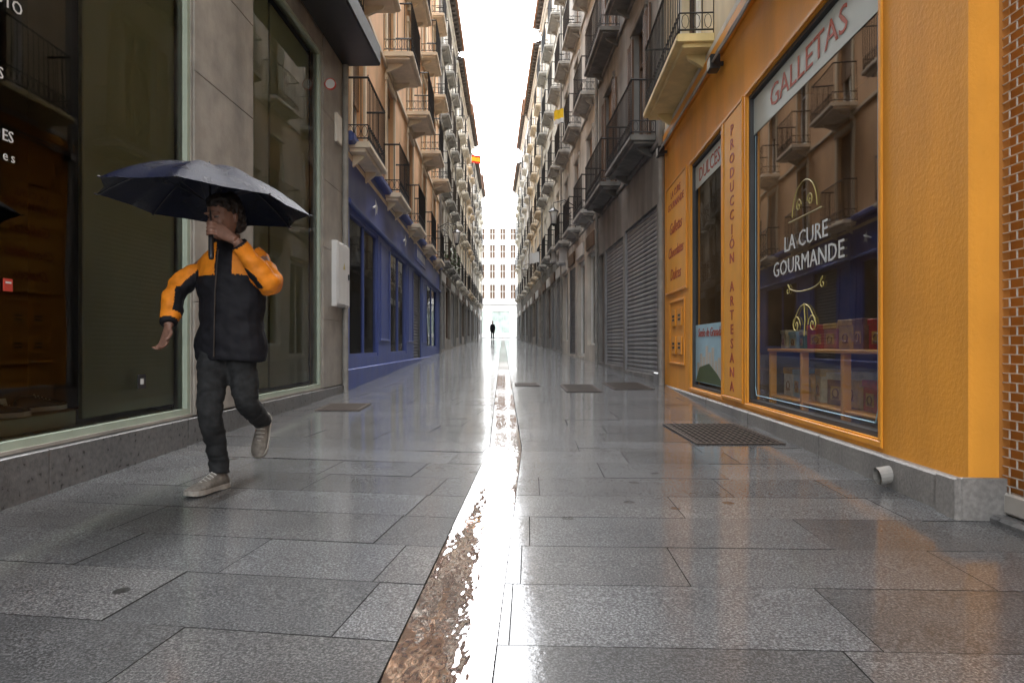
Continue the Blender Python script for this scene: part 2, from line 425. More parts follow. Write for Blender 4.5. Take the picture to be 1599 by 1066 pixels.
def shopwin(f,u0,u1,z0,z1,fm,gm='shopglass',muls=1,v=-.12,name='shop_window',back=True,t=.055):
    m=MB(f); 
    m.box(u0,u0+t,v-.03,v+.04,z0,z1); m.box(u1-t,u1,v-.03,v+.04,z0,z1); m.box(u0+t,u1-t,v-.03,v+.04,z0,z0+t); m.box(u0+t,u1-t,v-.03,v+.04,z1-t,z1)
    for i in range(1,muls):
        u=u0+(u1-u0)*i/muls; m.box(u-t/3,u+t/3,v-.02,v+.03,z0+t,z1-t)
    o=m.build(name,M[fm],f.root)
    p=MB(f); p.poly([(u0+t/2,v,z0+t/2),(u1-t/2,v,z0+t/2),(u1-t/2,v,z1-t/2),(u0+t/2,v,z1-t/2)]); p.build('pane',M[gm],o)
    if back:
        b=MB(f); q=v-.9; e=.004
        b.poly([(u0,q,z0),(u1,q,z0),(u1,q,z1),(u0,q,z1)]); b.poly([(u0,v-.04,z0+.01),(u1,v-.04,z0+.01),(u1,q,z0+.01),(u0,q,z0+.01)]); b.poly([(u0,v-.04,z1-.01),(u1,v-.04,z1-.01),(u1,q,z1-.01),(u0,q,z1-.01)])
        b.poly([(u0+e,v-.04,z0),(u0+e,q,z0),(u0+e,q,z1),(u0+e,v-.04,z1)]); b.poly([(u1-e,v-.04,z0),(u1-e,q,z0),(u1-e,q,z1),(u1-e,v-.04,z1)])
        b.build('interior',M['darkwall'],f.root)
    return o
def building(name,label,p0,p1,sgn,top,floors,cols,wall,trim,fm,slabm,rail,orn=0,w=1.0,bw=1.8,bd=.5,bds=None,gtop=None,hwin=2.35,seed=1,eave=.45,depth=7.0,pipe=True):
    f=frame(name,p0,p1,sgn); tag(f.root,label,'building'); rng=random.Random(seed)
    L=f.L; cs=cols if isinstance(cols,list) else [(i+.5)*L/cols for i in range(cols)]
    z0=gtop; ops=[]
    for fl in floors:
        for u in cs: ops.append((u-w/2,u+w/2,fl+.02,fl+hwin))
    m=MB(f); wallgrid(m,0,L,z0,top,ops)
    gb=min(gz(p0[1]),gz(p1[1]))-.3
    for u in (0,L): m.poly([(u,-.36,gb),(u,-depth,gb),(u,-depth,gtop),(u,-.36,gtop)]); m.poly([(u,0,gtop),(u,-depth,gtop),(u,-depth,top),(u,0,top)])
    m.poly([(0,-depth,gb),(L,-depth,gb),(L,-depth,top),(0,-depth,top)])
    m.build('wall',M[wall],f.root)
    for z_,q_ in [(fl-.16,.05) for fl in floors]:
        mm=MB(f); mm.cham(0.002,L-.002,.002,q_,z_-.09,z_,.012); mm.build('storey_moulding',M[trim],f.root)
    c=MB(f); c.cham(-.02,L+.02,-.3,.12,top-.35,top-.199,.03); c.cham(-.02,L+.02,-.3,.22,top-.198,top-.05,.03)
    c.build('cornice',M[trim],f.root)
    e=MB(f); e.box(-.03,L+.03,-.3,eave,top-.02,top+.04)
    u=.15
    while u<L: e.box(u-.04,u+.04,.12,eave-.05,top-.12,top-.021); u+=.45
    e.build('eave',M['eave'],f.root)
    r=MB(f); r.poly([(-.03,eave+.05,top+.05),(L+.03,eave+.05,top+.05),(L+.03,-depth/2,top+1.6),(-.03,-depth/2,top+1.6)]); r.poly([(-.03,-depth,top+.05),(L+.03,-depth,top+.05),(L+.03,-depth/2,top+1.6),(-.03,-depth/2,top+1.6)])
    for uu in (-.03,L+.03): r.poly([(uu,0,top+.05),(uu,-depth,top+.05),(uu,-depth/2,top+1.6)])
    r.tube([(-.02,eave+.06,top+.03),(L+.02,eave+.06,top+.03)],.06,6)
    r.build('roof',M['rooftile'],f.root)
    if pipe:
        dp=MB(f); ud=L-.18; dp.tube([(ud,.09,gb+.3),(ud,.09,top-.5),(ud,eave*.8,top-.02)],.045,8); dp.build('downpipe',M['drainpipe'],f.root)
    for fi,fl in enumerate(floors):
        for u in cs: put_window(f,u,fl+.02,w,hwin-.02,fm,trim,rng.choice([0,0,.15,.35,.6,.9]))
        dd=bds[fi] if bds else bd
        for ci,u in enumerate(cs): put_balcony(f,u,fl,bw,dd,slabm,rail,orn if fi<2 else (3 if orn else 0))
    return f
def groundfloor(f,spec,wall,zt,glassm='shopglass',fmat='wood',sh='shutter'):
    L=f.L; zb=min(gz(f.p0[1]),gz(f.p1[1]))-.3; ops=[]
    for u0,u1,zp,k in spec:
        zlow=max(gz(f.p0[1]+(f.p1[1]-f.p0[1])*u0/L),gz(f.p0[1]+(f.p1[1]-f.p0[1])*u1/L))+(.04 if k in 'sd' else .45)
        ops.append((u0,u1,zlow,zp))
    m=MB(f); wallgrid(m,0,L,zb,zt,ops,.3,v=.03); m.poly([(0,0,zt),(L,0,zt),(L,.03,zt),(0,.03,zt)])
    for u in(0,L): m.poly([(u,-.36,zb),(u,.03,zb),(u,.03,zt),(u,-.36,zt)])
    m.build('ground_floor_wall',M[wall],f.root)
    for (u0,u1,z0,z1),(a,b,c,k) in zip(ops,spec):
        if k=='s': shutter(f,u0,u1,z0,z1,sh,v=-.04)
        elif k=='g': shopwin(f,u0,u1,z0,z1,fmat,glassm,2)
        elif k=='d': shopwin(f,u0,u1,z0,z1,fmat,glassm,2,name='door',t=.09)
    return ops
def onwall(f,u,v,z):
    mw=Matrix.Translation(f.root.location)@Matrix.Rotation(f.root.rotation_euler.z,4,'Z'); return mw@Vector((u,f.sgn*v,z-f.z0))
def thing_on(f,name,u,v,z,label,cat,group=None):
    r=empty(name,onwall(f,u,v,z),f.root.rotation_euler.z); tag(r,label,cat,group); return r,Fr(r,f.sgn,0)

# ================= LEFT 0 : stone shop
f=building('shop_building','grey stone building with tall green tinted shop windows beside the walking person',(-2.676-.0303*4,-4),(-2.37,10.1),-1,15.6,[5.3,8.4,11.5],[2,5.6,9.2,12.6],'beige','trim','wood','darktrim','iron',1,gtop=5.0,seed=3)
L0=f; U=f.U; L=f.L
m=MB(f); ops=[(U(.9),U(5.44),.36,4.75),(U(6.66),U(8.95),.36,4.75)]
wallgrid(m,0,L,.34,5.0,ops,.14,v=.03)
for u in (0,L): m.poly([(u,-.36,-.2),(u,.03,-.2),(u,.03,5),(u,-.36,5)])
m.build('ground_floor_wall',M['stone'],f.root)
for a,b in ((5.46,6.64),(8.97,10.08)):
    pn=MB(f)
    for z0,z1 in ((.35,1.25),(1.2545,2.2),(2.2045,3.1),(3.1045,4.0),(4.0045,4.99)): pn.cham(U(a),U(b),.031,.05,z0,z1,.004)
    pn.build('stone_cladding',M['stone'],f.root)
p=MB(f)
y=-4.0
while y<10.05:
    y2=min(y+1.55,10.1); p.cham(U(y)+.002,U(y2)-.002,.0,.075,-.4,.335,.006); y=y2
p.build('plinth',M['plinth'],f.root)
for (a,b,c,d) in ops:
    w=shopwin(f,a,b,c,d,'greenframe','greenglass',1,v=-.02,back=False,t=.045)
    if a<U(3):
        for s_,Yt,zt_,sz in (('FOTO',3.665,2.69,.095),('S',3.53,2.30,.085),('ES',3.60,1.99,.085),('e s',3.61,1.885,.075)):
            lt=MB(f); lt.text(s_,U(Yt),-.012,zt_,sz,1,align='RIGHT'); lt.build('lettering',M['whiteletter'],w)
        st=MB(f); st.box(U(4.76),U(4.86),-.016,-.012,.60,.70); st.cur=1; st.box(U(4.79),U(4.83),-.0118,-.0105,.63,.67); st.build('sticker',[M['black'],M['whiteletter']],w)
        st=MB(f); st.box(U(3.53),U(3.59),-.016,-.010,1.185,1.25); st.cur=1; st.box(U(3.54),U(3.58),-.0098,-.009,1.225,1.235); st.build('security_tag',[M['red'],M['whiteletter']],w)
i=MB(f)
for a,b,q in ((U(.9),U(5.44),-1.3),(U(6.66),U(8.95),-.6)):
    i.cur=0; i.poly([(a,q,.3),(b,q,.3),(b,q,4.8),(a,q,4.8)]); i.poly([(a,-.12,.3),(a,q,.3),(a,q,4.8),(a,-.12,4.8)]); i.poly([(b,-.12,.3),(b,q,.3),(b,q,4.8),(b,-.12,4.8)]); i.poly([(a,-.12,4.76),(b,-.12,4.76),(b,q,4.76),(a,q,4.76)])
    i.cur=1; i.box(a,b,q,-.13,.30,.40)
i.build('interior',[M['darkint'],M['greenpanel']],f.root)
for a,b,v0,v1,z0,z1 in ((4.3,5.43,-.13,-.10,.44,4.75),(6.7,7.5,-.16,-.13,.44,4.7),(7.56,8.92,-.16,-.13,.44,4.7),(2.6,4.28,-.6,-.13,.405,.50)):
    i=MB(f); i.cham(U(a),U(b),v0,v1,z0,z1,.006); i.build('display_panel',M['greenpanel'],f.root)
cnp=MB(f); cnp.cham(U(6.9),U(9.95),.055,.60,4.97,5.25,.02); cnp.build('canopy',M['black'],f.root)
o=MB(f); cx=U(9.0)
o.tube([(cx,.13,4.35),(cx+.03,.13,4.35)],.075,20); o.cur=1; o.tube([(cx-.004,.13,4.35),(cx-.001,.13,4.35)],.062,20); o.cur=0; o.box(cx,cx+.03,.05,.08,4.33,4.37)
o.build('round_sign',[M['red'],M['whiteletter']],f.root)
o=MB(f); o.cham(U(9.5),U(9.75),.05,.09,3.75,4.15,.01); o.build('stone_plaque',M['trim'],f.root)
r,q=thing_on(f,'meter_box',U(9.35),.05,1.45,'white metal meter box fixed to the grey stone pier before the blue shopfront','meter box')
o=MB(q); o.cham(0,.66,0,.075,0,.90,.012); o.build('case',M['whitebox'],r)
o=MB(q); o.cham(.03,.63,.076,.086,.03,.87,.004); d_=o.build('door',M['whitebox'],r)
o=MB(q); o.box(.54,.57,.086,.098,.40,.48); o.build('handle',M['black'],d_)
o=MB(q); o.poly([(.27,.088,.53),(.39,.088,.53),(.33,.088,.63)]); o.build('warning_sign',M['yellowletter'],d_)

# ================= LEFT 1 : blue shopfront, peach above
p0=(-2.37,10.12);p1=(-2.57,27.4)
f=building('shop_building','peach building with long blue shopfront and iron balconies on the left',p0,p1,-1,15.6,[4.0,6.85,9.85,12.75],[1.05,4.5,8.0,11.5,15.0],'peach','peach2','whitewood','peachslab','iron',1,w=1.0,bw=1.65,bds=[.36,.60,.5,.45],gtop=4.12,seed=5)
L1=f;U=f.U;L=f.L
m=MB(f); ops=[(U(10.4),U(12.95),.72,2.98),(U(14.5),U(17.1),.72,2.98),(U(18.6),U(20.5),.5,2.98),(U(22.2),U(25.9),.85,2.98)]
wallgrid(m,0,L,-.1,4.1,ops,.16,v=.04); m.poly([(0,0,4.1),(L,0,4.1),(L,.04,4.1),(0,.04,4.1)])
for u in (0,L): m.poly([(u,-.36,-.1),(u,.04,-.1),(u,.04,4.1),(u,-.36,4.1)])
def mold(mb,a,b,c,d,v=.041,t=.03,h=.015):
    mb.cham(a,b,v,v+h,d-t,d,.005); mb.cham(a,b,v,v+h,c,c+t,.005); mb.cham(a,a+t,v,v+h,c+t,d-t,.005); mb.cham(b-t,b,v,v+h,c+t,d-t,.005)
for a,b in ((13.2,14.3),(17.35,18.4),(20.75,22.0)): mold(m,U(a),U(b),1.0,2.9)
m.cham(0.0,L,.041,.12,3.02,3.10,.02); m.cham(0,L,.041,.16,3.95,4.09,.03); m.cham(0,L,.041,.075,-.1,.55,.01)
m.build('ground_floor_wall',M['blue'],f.root)
for i_,(a,b,c,d) in enumerate(ops):
    if i_==2: shutter(f,a,b,c,d,'shutterdark',v=-.05)
    else: shopwin(f,a,b,c,d,'blue','shopglass',2,v=-.015)
def star(f,Y,z,s):
    o=MB(f); pts=[]
    for k in range(10):
        a=PI/2+k*PI/5+.25; rr=s if k%2==0 else s*.38; pts.append((U(Y)+math.cos(a)*rr,.075,z+math.sin(a)*rr))
    o.add(pts+[(U(Y),.11,z)],[(k,(k+1)%10,10) for k in range(10)])
    o.tube([(U(Y)-s*1.6,.07,z-.05),(U(Y)-s*.6,.08,z+.02),(U(Y)+s*.2,.08,z)],.018,5)
    o.build('starfish_emblem',M['whiteletter'],f.root)
star(f,12.5,3.42,.17); star(f,16.6,3.45,.17)
o=MB(f); o.box(U(19.1),U(21.6),.045,.06,3.3,3.75); o.cur=1
for k in range(7): o.box(U(19.3+k*.32),U(19.45+k*.32),.061,.066,3.42,3.63)
o.build('sign_board',[M['blue'],M['whiteletter']],f.root)

# ================= further left buildings
def shopspec(L,kinds,zt):
    n=len(kinds); out=[]; w=L/n
    for i,k in enumerate(kinds): out.append((i*w+.3,(i+1)*w-.3,zt,k))
    return out
leftpts=[(-2.57,27.4),(-2.53,35.5),(-2.48,44),(-2.42,53),(-2.36,63),(-2.32,72)]
ls=[('apartment_building','brown shopfront building with planted balconies next to the blue shopfront','brownstone','beige','trim','sgs',16.2,[4.4,7.4,10.4,13.2],'oldiron','midtrim'),
    ('apartment_building','cream apartment building, third beyond the stone pier on the left side','brownstone','cream','trim','gsg',15.8,[4.3,7.3,10.3,13.0],'iron','trim'),
    ('apartment_building','pale ochre apartment building with the red and yellow flag on the left side','greystone','peach2','trim','sgs',16.4,[4.6,7.6,10.6,13.4],'iron','peachslab'),
    ('apartment_building','whitish apartment building, second from the far end on the left side','brownstone','white','trim','gss',15.4,[4.7,7.5,10.3,12.9],'iron','trim'),
    ('apartment_building','cream apartment building at the far end of the left side','greystone','cream','trim','sgs',16.6,[4.9,7.9,10.9,13.7],'iron','trim')]
LFS=[]
for i,(nm,lb,gm_,wm_,tm_,kinds,top,fl,rail,sl) in enumerate(ls):
    a,b=leftpts[i],leftpts[i+1]
    f=building(nm,lb,a,b,-1,top,fl,3,wm_,tm_,'wood' if i%2 else 'whitewood',sl,rail,0,gtop=fl[0]-.25,seed=20+i,bd=.38 if i<2 else .32,bw=1.8)
    groundfloor(f,shopspec(f.L,kinds,3.5),gm_,fl[0]-.26,sh='shutterdark' if i%2 else 'shutter')
    for k in range(3):
        sg=MB(f); sg.cham(f.L*(k+.15)/3,f.L*(k+.85)/3,.035,.09,3.6,3.95,.01); sg.build('sign_board',M['wood' if (i+k)%2 else 'whitebox'],f.root)
    LFS.append(f)
LF=LFS[2]

# ================= RIGHT 0 : grille neighbour
def rx(Y): return 2.026+.0596*Y
f=building('shop_building','building at the right picture edge with metal roller grille over its shop entrance',(rx(-4)+.14,-4),(rx(3.25)+.14,3.25),1,16,[4.6,7.8,11],2,'cream','trim','wood','trim','iron',0,gtop=4.4,seed=9,pipe=False)
R0=f;U=f.U
m=MB(f); wallgrid(m,0,f.L,-.3,4.4,[(U(-1.5),f.L-.001,-.29,3.1)],.35); m.poly([(0,-.36,-.3),(0,0,-.3),(0,0,4.4),(0,-.36,4.4)]); m.build('ground_floor_wall',M['orange'],f.root)
M['grilleback']=mat('brown orange entrance panel',(.42,.165,.03),.25,1.5,.5)
M['grillebar']=mat('pale metal grille bar',(.50,.47,.43),.1,5,.4,metal=.2)
m=MB(f); m.poly([(U(-1.5),-.05,.1),(f.L-.004,-.05,.1),(f.L-.004,-.05,3.2),(U(-1.5),-.05,3.2)]); m.poly([(f.L-.004,-.05,.1),(f.L-.004,-.001,.1),(f.L-.004,-.001,3.1),(f.L-.004,-.05,3.1)]); m.build('interior',M['grilleback'],f.root)
m=MB(f); z=.2; row=0; ua,ub=U(1.2),f.L-.008
while z<3.1:
    m.box(ua,ub,-.019,-.014,z-.0026,z+.0026)
    u=ua+(.05 if row%2 else 0)
    while u<ub: m.box(u-.0028,u+.0028,-.0195,-.0135,z,z+.044); u+=.10
    z+=.044; row+=1
m.cham(ua,ub,-.045,-.005,.11,.21,.01)
m.build('roller_grille',M['grillebar'],f.root)
m=MB(f); m.cham(U(.5),f.L,-.34,.06,-.3,.105,.015); m.build('doorstep',M['plinth'],f.root)

# ================= RIGHT 1 : orange shop
Ys,Ye=3.255,11.4
f=building('shop_building','orange confectionery shopfront with lettered display windows and cream storeys above',(rx(Ys),Ys),(rx(Ye),Ye),1,16.6,[4.6,8.0,11.2,14.0],[2.3,6.2],'yellow','trim','wood','yslab','iron',1,w=1.1,bw=2.75,bd=.44,gtop=4.35,seed=8)
R1=f;U=f.U;L=f.L
m=MB(f); W1=(U(4.12),U(6.80),.34,3.38); W2=(U(7.75),U(9.38),.34,3.38)
wallgrid(m,0,L,.26,4.35,[W1,W2],.12,v=.0)
m.poly([(0,0,-.1),(0,-.36,-.1),(0,-.36,4.35),(0,0,4.35)]); m.poly([(L,0,-.1),(L,-.36,-.1),(L,-.36,4.35),(L,0,4.35)])
m.build('ground_floor_wall',M['orange'],f.root)
m=MB(f); m.cham(0,L,.002,.07,4.2,4.34,.02); m.build('fascia_moulding',M['orangewood'],f.root)
for a_ in ((U(6.9),U(7.66),.32,3.42,.002,.035,.02),(U(9.62),U(11.2),1.72,3.45,.002,.035,.02),(U(9.75),U(10.9),.62,1.6,.002,.03,.015),(W1[0]-.05,W1[1]+.05,.29,3.43,.002,.04,.012),(W2[0]-.05,W2[1]+.05,.29,3.43,.002,.04,.012)):
    m=MB(f); mold(m,*a_); m.build('wooden_moulding',M['orangewood'],f.root)
m=MB(f); xs=[Ys-.012,4.9,6.6,8.3,9.9,11.4]
for a,b in zip(xs,xs[1:]): m.cham(U(a)+.002,U(b)-.002,-.05,.05,-.3,.262,.012)
m.cham(-.03,U(3.4),.052,.075,-.3,.275,.01); m.cham(-.03,-.001,-.16,.051,-.3,.275,.01)
m.build('plinth',M['plinthlight'],f.root)
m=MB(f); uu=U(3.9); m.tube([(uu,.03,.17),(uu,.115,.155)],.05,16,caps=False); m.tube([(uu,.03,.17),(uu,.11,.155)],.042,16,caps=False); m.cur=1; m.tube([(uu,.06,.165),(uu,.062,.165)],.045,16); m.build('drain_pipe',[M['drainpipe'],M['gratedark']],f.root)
def board(u0,u1,z0,z1,lines,mt='orangeboard',bold=.0):
    b=MB(f); b.cham(u0,u1,.002,.014,z0,z1,.004); o=b.build('sign_board',M[mt],f.root)
    for (s,uc,z,sz,sh,sx) in lines:
        t=MB(f); t.text(s,uc,.0165,z,sz,-1,shear=sh,sx=sx,bold=bold); t.build('lettering',M['redletter'],o)
s='PRODUCCIÓN ARTESANA'; uc=U(7.28)
board(U(6.94),U(7.62),.36,3.38,[(ch,uc,3.2-k*.152,.150,0,1.6) for k,ch in enumerate(s) if ch!=' '],bold=.002)
uc=U(10.4)
board(U(9.66),U(11.16),1.76,3.41,[('LA CURE',uc,3.25,.15,0,1.3),('GOURMANDE',uc,3.08,.15,0,1.3),('Galletas',uc,2.72,.25,.3,1.2),('Chocolates',uc,2.35,.23,.3,1.1),('Dulces',uc,2.0,.25,.3,1.2)],bold=.001)
for a in (9.95,10.4):
    for z in (.78,1.2):
        b=MB(f); b.cham(U(a),U(a+.28),.002,.02,z,z+.26,.005); b.cur=1; b.box(U(a+.06),U(a+.22),.021,.024,z+.08,z+.11); b.box(U(a+.06),U(a+.22),.021,.024,z+.14,z+.17)
        b.build('vent_cover',[M['orangewood'],M['darkint']],f.root)
w=shopwin(f,*W1,'darkwall','shopglass',1,v=-.06,back=False,t=.035)
cu_=(W1[0]+W1[1])/2
b=MB(f); b.box(W1[0]+.05,W1[1]-.05,-.056,-.053,2.98,3.33); b.build('lettering_band',M['paleband'],w)
t=MB(f); t.text('GALLETAS',cu_,-.050,3.15,.28,-1,sx=1.25); t.build('lettering',M['redletter'],w)
u=U(5.44)
for s_,z_ in (('LA CURE',1.76),('GOURMANDE',1.57)):
    t=MB(f); t.text(s_,u,-.050,z_,.185,-1,sx=1.25); t.build('lettering',M['whiteletter'],w)
t=MB(f)
t.tube([(u+.26*math.cos(a*PI/14),-.05,1.97+.25*math.sin(a*PI/14)) for a in range(15)],.004,4)
t.tube([(u+.34,-.05,1.94),(u-.34,-.05,1.94)],.004,4)
for sx in (-1,1):
    t.tube([(u+sx*(.12-.06*(1-a/16)*math.cos(a*.6)),-.05,2.04+.06*(1-a/16)*math.sin(a*.6)) for a in range(16)],.004,4)
t.build('ornament',M['yellowletter'],w)
t=MB(f); t.tube([(u+.36*math.cos(a*PI/14),-.05,1.42-.08*math.sin(a*PI/14)) for a in range(15)],.004,4)
for sx in (-1,1): t.tube([(u+sx*(.36-.05*(1-a/12)*math.sin(a*.6)),-.05,1.42+.05*(1-a/12)*math.cos(a*.6)-.05) for a in range(12)],.004,4)
t.build('ornament',M['yellowletter'],w)
t=MB(f)
for sx in (-1,1):
    t.tube([(u+sx*(.02+.20*math.sin(a*.26)),-.05,1.16+.07*math.cos(a*.52)) for a in range(13)],.005,4)
    t.tube([(u+sx*(.17-.09*(1-a/18)*math.cos(a*.6)),-.05,1.07+.08*(1-a/18)*math.sin(a*.6)) for a in range(18)],.005,4)
t.tube([(u,-.05,.98),(u-.02,-.05,1.10),(u,-.05,1.24)],.005,4)
t.build('ornament',M['yellowletter'],w)
t=MB(f)
z=.42; t.tube([(W1[0]+.12,-.05,z+.08),(W1[0]+.15,-.05,z),(W1[1]-.15,-.05,z),(W1[1]-.12,-.05,z+.08)],.004,4)
for uu in (W1[0]+.12,W1[1]-.12): t.tube([(uu,-.05,.5),(uu,-.05,2.95)],.0025,4)
t.build('glass_border',M['poster'],w)
w=shopwin(f,*W2,'darkwall','shopglass',1,v=-.06,back=False,t=.035); c2=(W2[0]+W2[1])/2
b=MB(f); b.box(W2[0]+.05,W2[1]-.05,-.056,-.053,3.02,3.33); b.build('lettering_band',M['paleband'],w)
t=MB(f); t.text('DULCES',c2,-.050,3.16,.25,-1,sx=1.2); t.build('lettering',M['redletter'],w)
b=MB(f); b.box(W2[0]+.06,W2[1]-.06,-.056,-.053,.42,1.18); b.cur=1
for k in range(9):
    a0=W2[0]+.1+k*.155; hh=[.16,.24,.2,.36,.3,.38,.24,.28,.16][k]; b.box(a0,a0+.13,-.0525,-.0515,.52,.52+hh)
b.cur=2; b.poly([(W2[0]+.08,-.051,.43),(W2[1]-.08,-.051,.43),(W2[1]-.3,-.051,.62),(c2,-.051,.68),(W2[0]+.4,-.051,.56)])
b.build('poster',[M['poster'],M['beige'],M['leaf']],w)
t=MB(f); t.text('Sueño de Granada',c2,-.050,1.07,.16,-1,shear=.25,bold=.0); t.build('lettering',M['redletter'],w)
b=MB(f)
for a,c in ((W1[0],W1[1]),(W2[0],W2[1])):
    q=-1.0; b.poly([(a,q,.3),(c,q,.3),(c,q,3.4),(a,q,3.4)]); b.poly([(a,-.12,.345),(c,-.12,.345),(c,q,.345),(a,q,.345)]); b.poly([(a,-.12,3.39),(c,-.12,3.39),(c,q,3.39),(a,q,3.39)])
    b.poly([(a,-.12,.3),(a,q,.3),(a,q,3.4),(a,-.12,3.4)]); b.poly([(c,-.12,.3),(c,q,.3),(c,q,3.4),(c,-.12,3.4)])
b.build('interior',M['brownint'],f.root)
SV=-.58
r,q=thing_on(f,'display_shelf',W1[0]+.08,SV,.345,'orange wooden display shelf inside the large lettered shop window','shelf')
Ls=W1[1]-W1[0]-.2
o=MB(q); o.cham(0,Ls,0,.42,.50,.53,.008); o.build('shelf_board',M['shelfwood'],r)
o=MB(q); o.cham(0.02,Ls-.02,.02,.40,.06,.085,.008); o.build('shelf_board',M['shelfwood'],r)
for k in range(4):
    o=MB(q); u=.04+k*(Ls-.08)/3; o.cham(u-.022,u+.022,.35,.41,0,.499,.006); o.build('leg',M['shelfwood'],r)
rng=random.Random(4)
cols={'red':(.40,.03,.025),'cream':(.48,.42,.30),'pale blue':(.28,.40,.47),'dark green':(.05,.14,.07),'gold':(.48,.29,.07),'white':(.5,.49,.46),'brown':(.22,.10,.05),'pink':(.40,.14,.14)}
for c in cols: M['box '+c]=mat('box '+c,cols[c],.35,14,.35)
ordn=['first','second','third','fourth','fifth','sixth','seventh','eighth','ninth','tenth']
def gift(u,z,w_,h_,col,row,k):
    r,q=thing_on(f,'biscuit_box',u,SV+.14,z,f'{col} biscuit box in the shop window, {row} shelf, {ordn[k]} from the left','box','biscuit boxes in the shop window')
    a=rng.uniform(-.2,.2); r.rotation_euler.z+=a
    o=MB(q); o.cham(-w_/2,w_/2,0,.16,0,h_,.006); o.build('box_body',M['box '+col],r)
    o=MB(q); o.cham(-w_/2-.004,w_/2+.004,-.004,.168,h_*.8,h_+.004,.006); o.build('lid',M['box '+rng.choice([col,col,'gold','brown','cream'])],r)
    o=MB(q); o.box(-w_*.28,w_*.28,.1605,.163,h_*.18,h_*.6); o.cur=1; o.tube([(w_*.16*math.cos(t*PI/6),.164,h_*.38+h_*.14*math.sin(t*PI/6)) for t in range(12)],.006,4,closed=True); o.box(-w_*.2,w_*.2,.1632,.1645,h_*.2,h_*.26)
    o.build('label_panel',[M['box '+rng.choice(['cream','gold','gold',col])],M['box brown']],r)
up=[('cream',.2,.17),('pale blue',.2,.15),('dark green',.19,.15),('red',.3,.20),('pink',.25,.20),('gold',.2,.22),('brown',.22,.22),('red',.2,.21),('gold',.22,.23)]
u=Ls-.02
for k,(c,w_,h_) in enumerate(up):
    gift(W1[0]+.08+u-w_/2,.345+.532,w_,h_,c,'upper',k); u-=w_+.035
lo=[('white',.18,.26),('pale blue',.17,.25),('gold',.2,.22),('cream',.22,.27),('brown',.25,.25),('gold',.24,.27),('red',.22,.22),('brown',.24,.27)]
u=Ls-.12
for k,(c,w_,h_) in enumerate(lo):
    gift(W1[0]+.08+u-w_/2,.345+.087,w_,h_,c,'lower',k); u-=w_+.06
for Yq,lb in ((7.7,'small black security light on the orange wall under the yellow balconies'),(11.2,'small black security light at the far corner of the orange shopfront')):
    r,q=thing_on(f,'security_light',U(Yq),.0,4.0,lb,'light','black security lights')
    o=MB(q); o.cham(-.08,.08,.05,.16,0,.16,.01); o.box(-.02,.02,0,.06,.06,.1); o.build('housing',M['black'],r)
    o=MB(q); o.box(-.06,.06,.1605,.165,.02,.13); o.build('lens',M['lampglass'],r)
cb=MB()
for k in range(4):
    pts=[onwall(f,U(4+i*.5),.10+.012*k,4.17-.03*k-.03*abs(math.sin(i*.9+k))) for i in range(16)]
    cb.tube(pts,.008+.004*(k%2),5)
tag(cb.build('cable',M['drainpipe']),'bundle of grey cables running along the top of the orange shopfront','cable')

# ================= RIGHT 2 : grey building with shutters
p0=(2.7,11.42);p1=(2.6,18.5)
f=building('apartment_building','dark grey stained building with roller shutters and stone balconies past the orange shopfront',p0,p1,1,17.2,[4.6,8.1,11.3,14.3],[1.9,5.3],'greystone','darktrim','wood','darktrim','iron',1,w=1.1,bw=2.7,bd=.46,gtop=4.3,seed=14,hwin=2.6)
R2=f;U=f.U
groundfloor(f,[(U(11.8),U(14.7),3.35,'s'),(U(14.9),U(17.3),3.3,'s'),(U(17.5),U(18.3),3.3,'d')],'greystone',4.28)
m=MB(f); m.cham(0,U(11.77),.031,.10,-.2,.45,.015); m.build('plinth',M['plinth'],f.root)
for uc in (1.9,5.3):
    for fl in (4.6,8.1):
        for s_ in (-1,1):
            m=MB(f); a=uc+s_*.75; m.box(a-.24,a-.20,.01,.05,fl+.1,fl+2.5); m.box(a+.20,a+.24,.01,.05,fl+.1,fl+2.5); z=fl+.12
            while z<fl+2.48: m.cham(a-.2,a+.2,.01,.045,z,z+.035,.01); z+=.05
            m.build('louvred_shutter',M['wood'],f.root)

# ================= further right
rp=[(2.6,18.5),(2.38,27),(2.14,36),(1.92,47),(1.72,58.5),(1.52,69)]
rs_=[('apartment_building','beige apartment building with glazed shopfront just past the dark grey building','beige','greybeige','midtrim','gdsg',17.0,[4.7,8.0,11.2,14.2],'iron','midtrim'),
    ('apartment_building','pale cream apartment building with the wall lantern in front, on the right side','greystone','cream','trim','ssgs',17.6,[4.9,8.2,11.4,14.4],'iron','midtrim'),
    ('apartment_building','ochre apartment building, middle of the right side','brownstone','peach2','trim','gsgs',16.8,[5.0,8.2,11.2,14.0],'oldiron','peachslab'),
    ('apartment_building','whitish apartment building, second from the far end on the right side','greystone','white','trim','sgsg',17.8,[5.1,8.3,11.4,14.4],'iron','trim'),
    ('apartment_building','cream apartment building at the far end of the right side','greystone','cream','trim','gsgs',16.5,[5.4,8.4,11.2,13.8],'iron','trim')]
RF=[]
for i,(nm,lb,gm_,wm_,tm_,kinds,top,fl,rail,sl) in enumerate(rs_):
    a,b=rp[i],rp[i+1]
    f=building(nm,lb,a,b,1,top,fl,3,wm_,tm_,'wood' if i%2==0 else 'whitewood',sl,rail,1 if i==0 else 0,gtop=fl[0]-.3,seed=40+i,bd=.42 if i<2 else .34,bw=1.8)
    groundfloor(f,shopspec(f.L,kinds,3.6),gm_,fl[0]-.31,sh='shutter' if i%2 else 'shutterdark',fmat='whitewood' if i==0 else 'wood'); RF.append(f)
    for k in range(len(kinds)):
        sg=MB(f); sg.cham(f.L*(k+.15)/len(kinds),f.L*(k+.85)/len(kinds),.035,.09,3.7,4.1,.01); sg.build('sign_board',M['whitebox' if (i+k)%2 else 'wood'],f.root)

